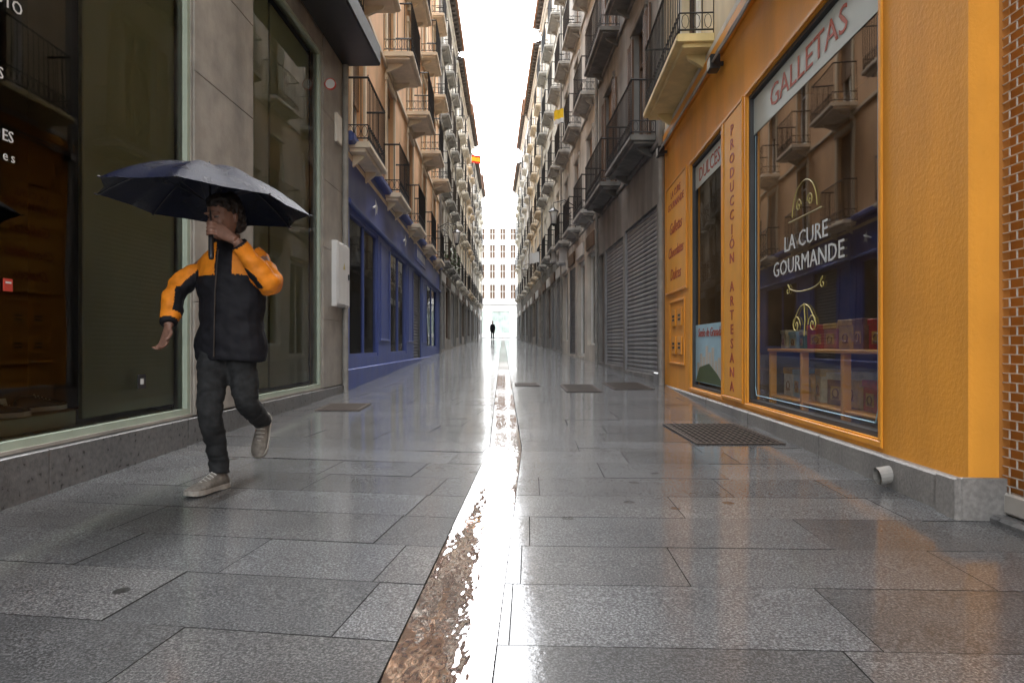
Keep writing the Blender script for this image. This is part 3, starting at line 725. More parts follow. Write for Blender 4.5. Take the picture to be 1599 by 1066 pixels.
# ================= end building
f=frame('office_building',(-16,88),(16,88),-1); tag(f.root,'pale stone building closing the far end of the street','building')
ops=[];u=1.0
zs=[(7.0,8.8),(9.6,11.4),(12.2,13.9),(14.6,16.0)]
while u<31:
    for z0,z1 in zs: ops.append((u,u+.75,z0,z1))
    u+=1.33
gops=[(u0,u0+2.3,2.5,5.4) for u0 in (1,4.4,7.8,11.2,14.6,18,21.4,24.8,28)]
m=MB(f); wallgrid(m,0,32,1.5,17.2,ops+gops,.3)
for u in (0,32): m.poly([(u,0,1.5),(u,-8,1.5),(u,-8,17.2),(u,0,17.2)])
m.poly([(0,0,17.2),(32,0,17.2),(32,-8,17.2),(0,-8,17.2)])
m.build('wall',M['palebuild'],f.root)
for z in (6.2,16.6,17.0):
    m=MB(f); m.cham(0,32,.002,.25,z,z+.18,.04); m.build('cornice',M['palebuild'],f.root)
for a,b,c,d in ops:
    if abs((a+b)/2-16)>9: continue
    key=('end',round(d-c,2))
    if key not in CACHE:
        q=MB(Fr(None,-1,0)); ww,hh=b-a,d-c; q.box(-ww/2,-ww/2+.07,-.2,-.12,0,hh); q.box(ww/2-.07,ww/2,-.2,-.12,0,hh); q.box(-.03,.03,-.2,-.12,0,hh); q.box(-ww/2+.07,-.03,-.2,-.12,hh*.5,hh*.5+.05); q.box(.03,ww/2-.07,-.2,-.12,hh*.5,hh*.5+.05)
        me1=q.mesh('window',M['whitewood']); q=MB(Fr(None,-1,0)); q.poly([(-ww/2,-.17,0),(ww/2,-.17,0),(ww/2,-.17,hh),(-ww/2,-.17,hh)]); CACHE[key]=(me1,q.mesh('pane',M['wood']))
    o=inst('window',CACHE[key][0],f.root,((a+b)/2,0,c-f.z0)); inst('pane',CACHE[key][1],o,(0,0,0))
M['paleglass']=mat('pale green opaque glass',(.42,.50,.47),.25,1.2,.15,spec=.8)
for a,b,c,d in gops: shopwin(f,a,b,c,d,'alu','paleglass',3,back=False)

# ---------------------------------------------------------------- drain grates
def grate(x0,x1,y0,y1,label,nb=11,na=9):
    r=empty('drain_grate',((x0+x1)/2,(y0+y1)/2,gz((y0+y1)/2)+.004)); r.rotation_euler=(math.atan(SL),0,0); tag(r,label,'drain grate','drain grates')
    w=(x1-x0)/2;h=(y1-y0)/2
    o=MB(); o.box(-w,w,-h,-h+.03,0,.007); o.box(-w,w,h-.03,h,0,.007); o.box(-w,-w+.03,-h+.03,h-.03,0,.007); o.box(w-.03,w,-h+.03,h-.03,0,.007); o.build('frame',M['grate'],r)
    o=MB()
    for k in range(1,nb): x=-w+2*w*k/nb; o.box(x-.007,x+.007,-h+.03,h-.03,0.001,.006)
    for k in range(1,na): y=-h+2*h*k/na; o.box(-w+.03,w-.03,y-.010,y+.010,0.0015,.0052)
    o.build('bars',M['grate'],r)
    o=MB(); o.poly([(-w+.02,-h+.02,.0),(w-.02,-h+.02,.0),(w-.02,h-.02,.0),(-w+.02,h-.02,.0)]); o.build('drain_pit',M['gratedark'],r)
grate(1.52,2.22,5.35,6.5,'large rusty drain grate on the wet slabs beside the orange shopfront',14,11)
grate(.93,1.45,9.9,11.2,'dark drain grate in the middle of the right hand slabs')
grate(1.68,2.3,10.3,11.6,'drain grate near the wall where the orange shopfront ends')
grate(-2.1,-1.6,7.6,8.3,'small drain grate beside the left stone shop plinth')
grate(.2,.6,10.9,11.5,'small square cover close to the central channel')

# ---------------------------------------------------------------- lamps, flags, AC, plants
def lamp(f,Y,z,label,out=.75):
    r,q=thing_on(f,'wall_lantern',f.U(Y),0,z,label,'lamp')
    o=MB(q); o.cham(-.06,.06,0,.03,-.5,.5,.01); o.tube([(0,.03,.35),(0,out*.5,.55),(0,out,.45),(0,out,.25)],.018,6)
    o.tube([(0,.03+.25*(1-t/18)*abs(math.cos(t*.45))+.1,.1+.22*(1-t/20)*math.sin(t*.45)) for t in range(18)],.013,5)
    o.tube([(0,out*.5+.15*(1-t/16)*math.cos(t*.6),.36+.15*(1-t/16)*math.sin(t*.6)) for t in range(16)],.011,5)
    o.build('bracket',M['iron'],r)
    o=MB(q); o.lathe((0,out,0),[(.02,.3),(.05,.27),(.17,.17),(.18,.15),(.155,.145)],8); o.lathe((0,out,0),[(.10,-.26),(.06,-.30),(.02,-.34)],8)
    for k in range(4):
        a=PI/4+k*PI/2; o.bar((.155*math.cos(a),out+.155*math.sin(a),.15),(.10*math.cos(a),out+.10*math.sin(a),-.26),.012)
    o.build('lantern_frame',M['iron'],r)
    o=MB(q); o.sm=True; o.lathe((0,out,0),[(.145,.14),(.095,-.25),(.01,-.26)],8); o.build('lantern_glass',M['lampglass'],r)
lamp(RF[0],23.2,5.3,'iron wall lantern with curled bracket and milky glass over the right side')
lamp(RF[2],41,5.3,'smaller looking wall lantern farther down the right side')
lamp(L1,26.9,5.2,'iron wall lantern at the far edge of the peach building')
def flag(f,Y,z,v,label,stripes,w=.8,h=.5):
    r,q=thing_on(f,'flag',f.U(Y),v,z,label,'flag')
    o=MB(q); o.tube([(0,-.02,-.55),(0,.02,.35)],.012,6); o.build('pole',M['alu'],r)
    o=MB(q); o.sm=True; n=14; k=len(stripes)*2; vs=[]
    for i in range(n+1):
        for j in range(k+1):
            t=i/n; vs.append((-.02+.05*math.sin(t*7+j*.15)*t,.02+w*t,.33-h*j/k-.10*t*t+.02*math.sin(t*9)))
    for j in range(k):
        o.cur=stripes[j//2]
        o.add(vs,[(i*(k+1)+j,(i+1)*(k+1)+j,(i+1)*(k+1)+j+1,i*(k+1)+j+1) for i in range(n)])
    o.build('cloth',[M['flagyellow'],M['flagred'],M['whitebox']],r)
flag(LF,47,13.7,.30,'red and yellow striped flag hanging high on the left side',[1,0,0,1],.62,.55)
flag(RF[0],22.3,8.3,.5,'yellow pennant on an upper balcony of the beige building',[0,0,2],.3,.45)
flag(RF[1],33,5.1,.45,'plain white cloth hanging from a lower balcony on the right',[2,2,2],.45,.5)
def ac(f,Y,z,v,label):
    r,q=thing_on(f,'air_conditioner',f.U(Y),v,z,label,'air conditioner','air conditioners on the right facades')
    o=MB(q); o.cham(-.4,.4,0,.3,0,.55,.015); o.build('case',M['whitebox'],r)
    o=MB(q)
    for rr in (.06,.12,.18,.22): o.tube([(-.08+rr*math.cos(t*PI/8),.305,.27+rr*math.sin(t*PI/8)) for t in range(16)],.006,4,closed=True)
    o.build('fan_grille',M['black'],r)
    for a in (-.28,.28):
        o=MB(q); o.box(a-.02,a+.02,-.0,.28,-.04,0); o.build('bracket',M['alu'],r)
ac(RF[0],25.8,4.0,.03,'white air conditioner over a shopfront of the beige building')
ac(RF[1],28.6,4.4,.03,'white air conditioner low on the pale cream building')
def plant(f,u,z,v,label,seed):
    r,q=thing_on(f,'potted_plant',u,v,z,label,'plant'); rng=random.Random(seed)
    o=MB(q); o.lathe((0,0,0),[(.001,0),(.09,0),(.13,.22),(.12,.22),(.11,.19),(.001,.19)],12); o.build('pot',M['terracotta'],r)
    o=MB(q)
    for k in range(260):
        a=rng.uniform(0,2*PI); rr=rng.uniform(0,.32)**.8; zz=.25+rng.uniform(-.45,.35)*(1 if rr>.15 else .5)
        c=Vector((rr*math.cos(a),rr*math.sin(a),zz)); d=Vector((rng.gauss(0,1),rng.gauss(0,1),rng.gauss(0,.7))).normalized()*.07; e=d.cross(Vector((0,0,1))).normalized()*.03
        o.add([c-d,c+e,c+d,c-e],[(0,1,2,3)])
    for k in range(8):
        a=k*.8; o.tube([(0,0,.18),(.12*math.cos(a),.12*math.sin(a),.35),(.28*math.cos(a),.28*math.sin(a),.1)],.006,4)
    o.build('foliage',M['leaf'],r)
plant(LFS[0],LFS[0].L/6+.3,4.4,.22,'bushy potted plant on the nearest lower balcony of the brown shopfront building',1)
plant(LFS[0],LFS[0].L/2+.2,4.4,.22,'bushy potted plant on a middle lower balcony of the brown shopfront building',2)

# display shoes in left window
f=L0;U=f.U
M['suede']=mat('dirty grey brown suede',(.17,.155,.135),.4,30,.75,.3,120)
M['sole']=mat('rubber sole',(.30,.28,.25),.3,20,.6)
M['lace']=mat('lace',(.40,.39,.36),.2,20,.8)
M['blackleather']=mat('black leather',(.015,.015,.017),.3,20,.35)
def shoe_parts(parent,upper,sole,mtx):
    prof=[(0,.026,.060,.0),(.012,.033,.085,0),(.05,.037,.10,0),(.10,.038,.098,.003),(.14,.041,.082,.004),(.18,.046,.066,.004),(.225,.048,.055,.004),(.262,.043,.046,.006),(.285,.030,.038,.010),(.296,.012,.028,.014)]
    n=14
    def ringpts(x,w,h,z0):
        out=[]
        for j in range(n):
            a=2*PI*j/n; c,s=math.cos(a),math.sin(a)
            z=z0+.022+(h-.022)*(max(0,s)**.75) if s>0 else z0+.022
            y=w*math.copysign(abs(c)**.7,c)*(1 if s<=0.3 else 1-.25*(s-.3))
            out.append((x,y,z))
        return out
    m=MB(); m.sm=True; vs=[]; 
    for p in prof: vs+=ringpts(*p)
    k=len(prof); fs=[(i*n+j,i*n+(j+1)%n,(i+1)*n+(j+1)%n,(i+1)*n+j) for i in range(k-1) for j in range(n)]+[tuple(range(n))]+[tuple((k-1)*n+j for j in range(n))]
    vs=[tuple(mtx@Vector(v)) for v in vs]; m.add(vs,fs); up=m.build('shoe',upper,parent)
    m=MB(); out=[(x,w*1.08,z0) for x,w,h,z0 in prof]
    pts=[(x,-w,z) for x,w,z in out]+[(x,w,z) for x,w,z in out[::-1]]
    vs=[tuple(mtx@Vector((x,y,z))) for x,y,z in pts]+[tuple(mtx@Vector((x,y,z+.026))) for x,y,z in pts]; q=len(pts)
    m.add(vs,[tuple(range(q)),tuple(range(q,2*q))]+[(i,(i+1)%q,q+(i+1)%q,q+i) for i in range(q)]); m.build('sole',sole,up)
    m=MB()
    for i in range(5):
        x=.105+i*.022; z=.100-i*.0085; m.tube([mtx@Vector((x,-.026,z-.012)),mtx@Vector((x+.006,0,z+.004)),mtx@Vector((x,.026,z-.012))],.0035,5)
    m.build('laces',M['lace'],up)
    return up
for k,(Y,lb) in enumerate(((3.62,'white soled black display shoe at the bottom of the left shop window'),(3.98,'second black display shoe beside the small white card in the left shop window'))):
    r=empty('display_shoe',onwall(f,U(Y),-.3,.505),.6+.5*k); tag(r,lb,'shoe')
    shoe_parts(r,M['blackleather'],M['whitebox'],Matrix.Scale(1.0,4))
r,q=thing_on(f,'price_card',U(3.8),-.22,.505,'small white price card standing in the left shop window','card')
o=MB(q); o.add([(0,0,0),(.05,0,0),(.05,-.03,.10),(0,-.03,.10),(0,-.06,0),(.05,-.06,0)],[(0,1,2,3),(3,2,5,4)]); o.build('card',M['whiteletter'],r)

# ---------------------------------------------------------------- fused organic meshes
def catmull(pts,rads,sub=5):
    P=[Vector(p) for p in pts]; Rr=[Vector(r if isinstance(r,(tuple,list)) else (r,r)) for r in rads]; o=[];q=[]
    n=len(P)
    for i in range(n-1):
        for s in range(sub):
            t=s/sub
            def cr(A):
                a,b,c,d=A[max(i-1,0)],A[i],A[i+1],A[min(i+2,n-1)]
                return .5*((2*b)+(c-a)*t+(2*a-5*b+4*c-d)*t*t+(3*b-a-3*c+d)*t**3)
            o.append(cr(P)); q.append(tuple(cr(Rr)))
    o.append(P[-1]); q.append(tuple(Rr[-1])); return o,q
def limb(mb,pts,rads,n=14,ref=(1,0,0),sub=5):
    p,r=catmull(pts,rads,sub); mb.tube(p,0,n,rads=r,ref=ref)
def fuse(name,mb,vox,mats,parent,fm=None,wr=None,smooth=4):
    me=mb.mesh(name,mats[0]); o=bpy.data.objects.new(name,me); COL.objects.link(o)
    a=o.modifiers.new('r','REMESH'); a.mode='VOXEL'; a.voxel_size=vox; a.use_smooth_shade=True
    b=o.modifiers.new('s','SMOOTH'); b.factor=.5; b.iterations=smooth
    dg=bpy.context.evaluated_depsgraph_get(); dg.update(); me2=bpy.data.meshes.new_from_object(o.evaluated_get(dg)); bpy.data.objects.remove(o)
    me2.materials.clear()
    for m in mats: me2.materials.append(m)
    if wr:
        ns=[v.normal.copy() for v in me2.vertices]
        for v,nn in zip(me2.vertices,ns): v.co+=nn*wr(v.co)
    for p in me2.polygons:
        p.use_smooth=True; p.material_index=fm(p.center,p.normal) if fm else 0
    o=bpy.data.objects.new(name,me2); COL.objects.link(o); o.parent=parent; return o
M['skin']=mat('skin',(.19,.10,.07),.15,30,.5)
M['lips']=mat('lip',(.14,.055,.045),.1,30,.5)
M['eye']=mat('eye',(.03,.02,.02),.1,30,.2)
M['hair']=mat('dark hair',(.014,.011,.010),.4,60,.5,.5,200,stretch=(6,6,1))
M['jblack']=mat('black jacket nylon',(.009,.009,.012),.3,25,.7,.15,60,spec=.22)
M['jorange']=mat('orange jacket nylon',(.68,.215,.013),.22,14,.6,.2,50,spec=.3)
M['jeans']=mat('dark wet trousers',(.021,.022,.023),.4,18,.8,.3,220,spec=.18)

def head_local(mb,T):
    S=lambda p:tuple(T@Vector(p))
    prof=[(.118,.015,.02,0.005),(.112,.045,.055,.005),(.09,.064,.082,.005),(.055,.073,.096,.003),(.015,.074,.098,0),(-.02,.070,.092,-.004),(-.055,.062,.080,-.012),(-.085,.050,.062,-.022),(-.108,.034,.040,-.036),(-.118,.015,.018,-.045)]
    n=20; vs=[]
    for z,w,d,y in prof:
        for j in range(n):
            a=2*PI*j/n; vs.append(S((w*math.cos(a),y+d*math.sin(a),z)))
    k=len(prof); fs=[(i*n+j,i*n+(j+1)%n,(i+1)*n+(j+1)%n,(i+1)*n+j) for i in range(k-1) for j in range(n)]+[tuple(range(n)),tuple((k-1)*n+j for j in range(n))]
    mb.add(vs,fs)
    mb.tube([S((0,-.092,.022)),S((0,-.106,.0)),S((0,-.120,-.022)),S((0,-.100,-.034))],0,8,rads=[.008,.010,.015,.010])
    for s in (-1,1):
        mb.ell(S((s*.028,-.090,.032)),(.024,.013,.008),10,6)
        mb.ell(S((s*.036,-.076,-.020)),(.022,.016,.020),10,6)
        mb.ell(S((s*.030,-.086,.008)),(.012,.008,.006),10,6)
        mb.ell(S((s*.076,.008,-.005)),(.009,.017,.030),10,6)
    mb.ell(S((0,-.094,-.055)),(.024,.012,.006),10,6); mb.ell(S((0,-.092,-.066)),(.020,.012,.006),10,6)
    mb.ell(S((0,-.078,-.098)),(.022,.018,.014),10,6)
PG=gz(3.8)
root=empty('person',(-1.58,3.88,PG)); tag(root,'person in black and orange jacket walking under a dark umbrella, one hand at the face','person')
off=Vector(root.location)
def WQ(px,py,Y): return W(px,py,Y)-off
headc=W(351,340,3.85); HT=Matrix.Translation(headc-off)@Matrix.Rotation(R(-24),4,'Z')@Matrix.Rotation(R(14),4,'X')
shR=Vector((-1.730,4.01,1.395))-off; elR=WQ(275,453,3.93); wrR=WQ(263,509,3.80)
shL=Vector((-1.400,3.92,1.405))-off; elL=WQ(422,448,3.80); wrL=WQ(369,376,3.66)
hipR=WQ(336,545,3.97); knR=WQ(328,640,3.76); anR=WQ(342,726,3.87)
hipL=WQ(374,545,3.95); knL=WQ(386,628,3.90); anL=WQ(410,658,4.30)
pel=(hipR+hipL)/2
chest=Vector((-1.565,3.95,1.30))-off; neck=Vector((-1.568,3.92,1.48))-off
gripTop=W(334,256,3.82); gripBot=Vector((-1.552,3.635,1.38)); ax=(gripTop-gripBot).normalized()
gc=W(342,353,3.65)-off
tt=(gc-(gripBot-off)).dot(ax); gc2=(gripBot-off)+ax*tt
SH=(.965,-.26,0)
body=MB(); body.sm=True
limb(body,[pel+Vector((0,0,-.05)),pel+Vector((0,0,.1)),chest+Vector((0,0,-.12)),chest,chest+Vector((0,0,.1)),neck+Vector((0,0,-.03)),neck+Vector((0,0,.06))],[(.14,.10),(.135,.09),(.14,.095),(.16,.10),(.145,.085),(.07,.065),(.058,.06)],18,ref=SH)
head_local(body,HT)
for s_,e_,w_ in ((shR,elR,wrR),(shL,elL,wrL)):
    c_=chest+Vector(((s_-chest).x*.4,0,.09))
    limb(body,[c_,s_+Vector((0,0,-.01)),(s_+e_)/2,e_,(e_+w_)/2,w_],[.055,.050,.044,.037,.033,.026],12)
for h_,k_,a_ in ((hipR,knR,anR),(hipL,knL,anL)):
    limb(body,[h_+Vector((0,0,.03)),(h_+k_)/2,k_,(k_+a_)/2,a_],[.072,.062,.046,.042,.034],12)
kn=WQ(257,532,3.77); dirh=(kn-wrR).normalized(); side=Vector((.82,-.5,0)); side=(side-dirh*side.dot(dirh)).normalized(); pn_=dirh.cross(side)
limb(body,[wrR-dirh*.02,wrR+dirh*.03,wrR+dirh*.065,wrR+dirh*.095],[(.024,.018),(.034,.015),(.040,.014),(.037,.012)],12,ref=tuple(side))
cur=(-pn_ if pn_.y>0 else pn_)
for k in range(4):
    b0=wrR+dirh*.085+side*(-.030+.020*k); ln=[.062,.074,.078,.070][k] 
    body.tube([b0,b0+dirh*ln*.45+cur*.006,b0+dirh*ln*.75+cur*.022,b0+dirh*ln*.85+cur*.042],0,8,rads=[.0092,.0088,.0080,.0065])
tb=wrR+dirh*.03+side*.026
body.tube([tb,tb+side*.016+dirh*.022,tb+side*.018+dirh*.048+cur*.01,tb+side*.010+dirh*.066+cur*.02],0,8,rads=[.014,.011,.010,.008])
ex_=(Vector((1,0,0))-ax*ax.x).normalized(); ey_=ax.cross(ex_)
palm=gc2+ex_*.034
limb(body,[wrL,wrL*.45+palm*.55,palm+Vector((.004,0,.0)),gc2+ex_*.026],[(.026,.022),(.022,.036),(.018,.042),(.012,.038)],12,ref=tuple(ey_))
for k in range(4):
    zc=gc2+ax*(.036-.0215*k); rr=.0235; n_=7; sp=[3.3,3.6,3.5,3.0][k]
    body.tube([zc+ (ex_*math.cos(-a*sp/n_+.25)+ey_*math.sin(-a*sp/n_+.25))*(rr+(.008 if a==0 else .0)) for a in range(n_+1)],0,8,rads=[.0105]+[.0095]*(n_-3)+[.0088,.008,.0068])
body.tube([gc2+ax*.01+ex_*.035+ey_*.012,gc2+ax*.045+ex_*.018+ey_*.024,gc2+ax*.06-ex_*.004+ey_*.024,gc2+ax*.062-ex_*.020+ey_*.012],0,8,rads=[.014,.0115,.010,.008])
HTi=HT.inverted()
def skinm(c,n_):
    l=HTi@c
    if abs(l.z)<.13 and l.y<-.06:
        if abs(abs(l.x)-.030)<.011 and abs(l.z-.010)<.0045: return 1
        if abs(l.x)<.024 and -.070<l.z<-.050 and l.y<-.088: return 2
    return 0
fuse('body',body,.0048,[M['skin'],M['eye'],M['lips']],root,skinm,smooth=2)
hr=MB(); hr.sm=True
vs=[];n=24;prof=[(.138,.015,.02,.008),(.132,.05,.062,.008),(.112,.076,.094,.010),(.075,.086,.102,.014),(.05,.088,.096,.024),(.01,.086,.080,.042),(-.03,.083,.068,.052),(-.07,.070,.052,.056),(-.09,.05,.038,.056)]
for z,w,d,y in prof:
    for j in range(n): a=2*PI*j/n; vs.append(tuple(HT@Vector((w*math.cos(a),y+d*math.sin(a),z))))
k=len(prof); fs=[(i*n+j,i*n+(j+1)%n,(i+1)*n+(j+1)%n,(i+1)*n+j) for i in range(k-1) for j in range(n)]+[tuple(range(n)),tuple((k-1)*n+j for j in range(n))]
hr.add(vs,fs)
fuse('hair',hr,.005,[M['hair']],root,None,lambda c:.009*noise.noise(c*60)+.006*noise.noise(c*25),smooth=1)
jk=MB(); jk.sm=True
zc=[(.815,.208,.142),(.85,.216,.147),(.95,.212,.146),(1.02,.202,.142),(1.10,.200,.14),(1.2,.204,.14),(1.3,.206,.136),(1.375,.196,.122),(1.425,.168,.108),(1.465,.122,.094),(1.50,.096,.09),(1.52,.098,.092)]
pts=[Vector((-1.574+.006*(z-.8)/.7,3.955-.02*max(0,z-1.2)/.3,z))-off for z,_,_ in zc]
limb(jk,pts,[(a,b) for _,a,b in zc],22,ref=SH)
limb(jk,[chest+Vector((-.09,0.03,.055)),shR+Vector((.02,0,-.016)),shR+Vector((-.015,0,-.08)),(shR+elR)/2+Vector((-.005,0,0)),elR,(elR+wrR)/2,wrR+(elR-wrR)*.05],[.078,.078,.073,.067,.064,.058,.044],14)
limb(jk,[chest+Vector((.09,-.02,.055)),shL+Vector((-.02,0,-.010)),shL+Vector((.015,0,-.075)),(shL+elL)/2+Vector((.01,0,0)),elL,(elL+wrL)/2,wrL+(elL-wrL)*.07],[.078,.078,.072,.067,.064,.057,.044],14)
def jm(c,n_):
    p=c+off; X,Y,Z=p.x,p.y,p.z
    def seg(a,b):
        ab=b-a; t=max(0,min(1,(c-a).dot(ab)/ab.length_squared)); return t,(c-(a+ab*t)).length
    tR1,dR1=seg(shR,elR); tR2,dR2=seg(elR,wrR); tL1,dL1=seg(shL,elL); tL2,dL2=seg(elL,wrL)
    mR=min(dR1,dR2); mL=min(dL1,dL2)
    inarm=(mR<.090 and X<-1.69) or (mL<.090 and X>-1.45) or (dL2<.080 and tL2>.1 and Y<3.81)
    if Z>1.485: return 0
    if inarm:
        if X<-1.6 and mR<.1:
            t=tR1 if dR1<dR2 else 1+tR2
            if t>1.86: return 0
            a0,b0=(shR,elR) if t<1 else (elR,wrR)
            q=a0+(b0-a0)*(t if t<1 else t-1); dx=(c-q).x
            if .35<t<1.7 and dx>.026 and n_.y<.5: return 0
            return 1
        t=tL1 if dL1<dL2 else 1+tL2
        if t>1.90: return 0
        if t>1.1 and (c-elL-(wrL-elL)*(t-1)).z<-.034: return 0
        return 1
    if Z>1.30 and abs(X+1.565)>.05: return 1
    return 0
def wr(q):
    d=(q-elL).length; e=(q-elR).length; k=1+1.5*math.exp(-(d/.12)**2)+1.1*math.exp(-(e/.12)**2)
    w2=noise.noise(Vector((q.x*3+q.z*5,q.y*4,q.z*9-q.x*6)))
    b=noise.noise(Vector((q.x*20+q.z*10,q.y*20,q.z*24)))
    return (.013*w2+.0048*b)*k
jo=fuse('jacket',jk,.007,[M['jblack'],M['jorange']],root,jm,wr,smooth=2)
o=MB(); o.tube([Vector((-1.612,3.808,.84))-off,Vector((-1.608,3.806,1.0))-off,Vector((-1.605,3.808,1.2))-off,Vector((-1.60,3.822,1.36))-off,Vector((-1.598,3.838,1.44))-off],.004,6); o.build('zip',M['oldiron'],jo)
tr=MB(); tr.sm=True
limb(tr,[pel+Vector((0,0,.12)),pel+Vector((0,0,.03)),pel+Vector((0,0,-.05))],[(.15,.108),(.158,.112),(.135,.096)],18)
limb(tr,[hipR+Vector((0,0,.04)),(hipR*.6+knR*.4),knR,(knR*.5+anR*.5),anR+Vector((0,0,.02)),anR+Vector((0,0,-.045))],[.092,.085,.068,.060,.055,.058],16)
limb(tr,[hipL+Vector((0,0,.04)),(hipL*.6+knL*.4),knL,(knL*.5+anL*.5),anL+(knL-anL)*.06,anL-(knL-anL)*.03],[.092,.084,.068,.060,.054,.054],16)
def wt(c): 
    lo_=1+max(0,(.45-(c.z+off.z))*2.0)
    return (.007*noise.noise(Vector((c.x*14,c.y*10,c.z*18)))+.005*noise.noise(Vector((c.x*20,c.y*20,c.z*48))))*lo_
fuse('trousers',tr,.008,[M['jeans']],root,None,wt,smooth=3)
def basis(o_,fwd,up):
    f_=Vector(fwd).normalized(); u_=Vector(up); u_=(u_-f_*u_.dot(f_)).normalized(); s_=u_.cross(f_)
    m=Matrix((f_,s_,u_)).transposed().to_4x4(); m.translation=Vector(o_)-off; return m
h0=Vector((-1.588,3.925,0)); h0.z=gz(3.9)+.002
fd=Vector((-.34,-.94,-SL)); M1=basis(h0,fd,(0,0,1)); shoe_parts(root,M['suede'],M['sole'],M1)
h1=W(417,649,4.38); t1=W(403,716,4.23)
M2=basis(h1,t1-h1,(.1,-1,.2)); shoe_parts(root,M['suede'],M['sole'],M2)

# umbrella
ur=empty('umbrella',tuple(gripBot)); tag(ur,'dark navy umbrella held open over the walking person','umbrella')
uo=Vector(gripBot)
cc=W(322,320,3.88); TI=Matrix.Translation(cc-uo)@Matrix.Rotation(R(3.5),4,'Y')@Matrix.Rotation(R(-3),4,'X')@Matrix.Rotation(R(10),4,'Z')
Rr=.572; Hh=.225
def cz(t): return Hh*(1-t**2.0)
def cpt(t,th):
    d2=(th%(PI/4))-PI/8; mid=1-abs(d2)/(PI/8)
    poly=math.cos(PI/8)/math.cos(d2); r_=Rr*t*(1+(poly-1)*.95)*(1-.05*mid*t**4)
    return Vector((r_*math.cos(th),r_*math.sin(th),cz(t)-.018*mid*math.sin(t*PI)))
cv=MB(); cv.sm=True; n=96;k=16;vs=[]
for i in range(k+1):
    for j in range(n): p=cpt(max(i/k,.015),2*PI*j/n); p.z+=.0015*noise.noise(p*22); vs.append(tuple(TI@p))
fs=[(i*n+j,i*n+(j+1)%n,(i+1)*n+(j+1)%n,(i+1)*n+j) for i in range(k) for j in range(n)]
cv.add(vs,fs)
M['nylon']=mat('dark navy umbrella nylon',(.005,.007,.022),.3,9,.28,.6,150,spec=.10)
cv.build('canopy',M['nylon'],ur)
M['ribsteel']=mat('dark rib steel',(.06,.06,.065),.2,20,.4,metal=.6)
for j in range(8):
    th=2*PI*j/8; o=MB(); o.tube([TI@(cpt(max(.03,i/10),th)-Vector((0,0,.006))) for i in range(11)],.0026,5)
    a=TI@(cpt(.52,th)-Vector((0,0,.008))); b=TI@Vector((.012*math.cos(th),.012*math.sin(th),cz(0)-.20)); o.tube([b,a],.0022,5)
    o.tube([TI@cpt(1.0,th),TI@(cpt(1.0,th)*1.025)],.004,6); o.build('rib',M['ribsteel'],ur)
top=TI@Vector((0,0,Hh)); axl=(top-Vector((0,0,0))).normalized()
o=MB(); o.tube([Vector((0,0,0)),top],.0055,8); o.build('shaft',M['ribsteel'],ur)
o=MB(); o.sm=True; o.tube([-axl*.02,-axl*.018,axl*.0,axl*.09,axl*.20,axl*.215],0,12,rads=[.004,.012,.0145,.0135,.0135,.008]); o.build('handle',M['black'],ur)
o=MB(); o.tube([top-axl*.01,top+axl*.004,top+axl*.03],0,10,rads=[.016,.006,.004]); o.build('ferrule',M['black'],ur)

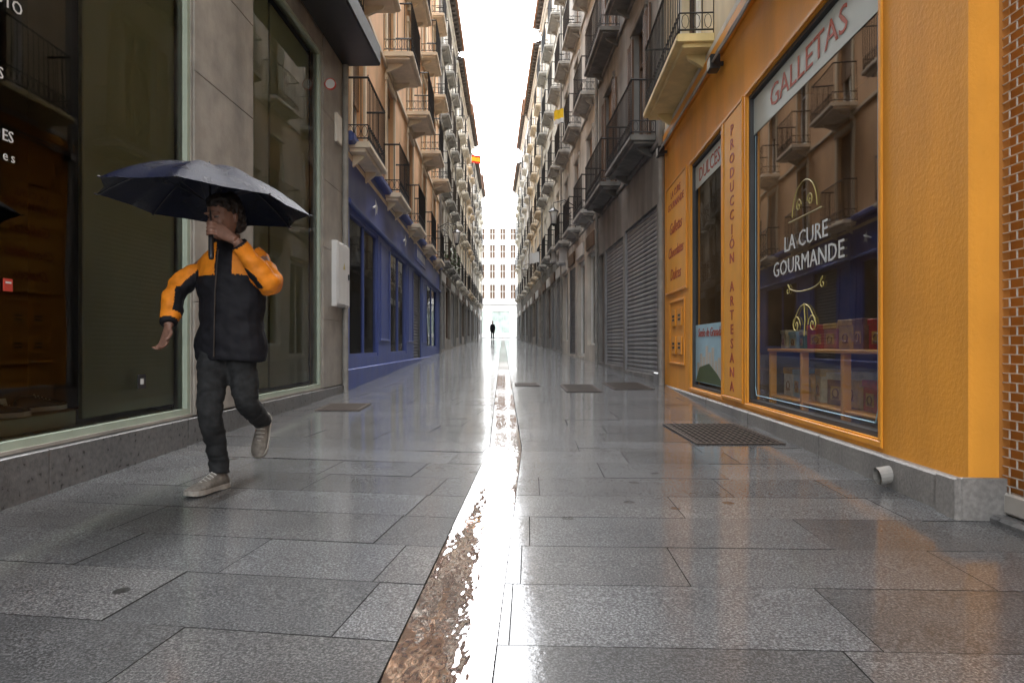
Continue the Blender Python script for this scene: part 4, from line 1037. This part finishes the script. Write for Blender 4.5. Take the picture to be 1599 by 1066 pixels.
def small_person(x,y,label):
    z=gz(y); r=empty('person',(x,y,z)); tag(r,label,'person')
    b=MB(); b.sm=True
    limb(b,[(0,0,.85),(0,0,1.1),(0,0,1.35),(0,0,1.45),(0,0,1.52)],[(.14,.1),(.13,.09),(.17,.1),(.08,.07),(.05,.05)],14)
    b.ell((0,-.01,1.62),(.075,.095,.115),14,10); b.ell((0,-.11,1.61),(.012,.015,.02),8,6)
    for s in (-1,1):
        limb(b,[(s*.15,0,1.38),(s*.2,.02,1.12),(s*.2,-.1*s,.88),(s*.2,-.12*s,.78)],[.05,.042,.032,.028],10)
        for k in range(5): b.tube([(s*.2+.012*(k-2),-.12*s,.79),(s*.2+.014*(k-2),-.13*s,.72-(.01 if 0<k<4 else 0))],.009,6)
        limb(b,[(s*.08,0,.9),(s*.09,-.08*s-.03,.5),(s*.09,.12*s,.1),(s*.09,.12*s-.12,.04)],[.085,.06,.045,.035],12)
    fuse('body',b,.012,[M['skin']],r)
    c=MB(); c.sm=True; limb(c,[(0,0,.72),(0,0,1.1),(0,0,1.35),(0,0,1.46)],[(.19,.14),(.17,.13),(.2,.13),(.09,.08)],14)
    for s in (-1,1): limb(c,[(s*.14,0,1.38),(s*.2,.02,1.12),(s*.2,-.1*s,.86)],[.07,.06,.045],10)
    fuse('coat',c,.015,[M['jblack']],r)
    c=MB(); c.sm=True
    for s in (-1,1): limb(c,[(s*.08,0,.9),(s*.09,-.08*s-.03,.5),(s*.09,.12*s,.1)],[.1,.075,.06],12)
    fuse('trousers',c,.015,[M['jeans']],r)
    c=MB(); c.ell((0,.015,1.65),(.083,.095,.10),14,10); fuse('hair',c,.012,[M['hair']],r)
small_person(-.95,64,'tiny distant person in dark coat standing at the far end of the street')

# ---------------------------------------------------------------- light, world, camera
w=bpy.data.worlds.new('World'); sc.world=w; w.use_nodes=True; n=w.node_tree; bg=n.nodes['Background']
sky=N(n,'ShaderNodeTexSky'); sky.sky_type='NISHITA'; sky.sun_disc=False; sky.sun_elevation=R(62); sky.sun_rotation=R(20); sky.dust_density=3; sky.air_density=1.5
hs=N(n,'ShaderNodeHueSaturation'); hs.inputs['Saturation'].default_value=.16; hs.inputs['Value'].default_value=9.0
n.links.new(sky.outputs[0],hs.inputs['Color']); n.links.new(hs.outputs[0],bg.inputs[0]); bg.inputs[1].default_value=.15
sd=bpy.data.lights.new('sun','SUN'); sd.energy=.8; sd.angle=R(40); sd.color=(1,.985,.97)
so=bpy.data.objects.new('sun',sd); COL.objects.link(so); so.rotation_euler=(R(28),0,R(-20+180))
cd=bpy.data.cameras.new('camera'); cd.lens=24; cd.sensor_width=36; cd.shift_x=14.5/1599; cd.shift_y=7/1599; cd.clip_end=2000; cd.clip_start=.05
co=bpy.data.objects.new('camera',cd); COL.objects.link(co); co.location=(0,0,.9); co.rotation_euler=(R(90),0,0); sc.camera=co
sc.view_settings.view_transform='Standard'; sc.view_settings.look='None'; sc.view_settings.exposure=0
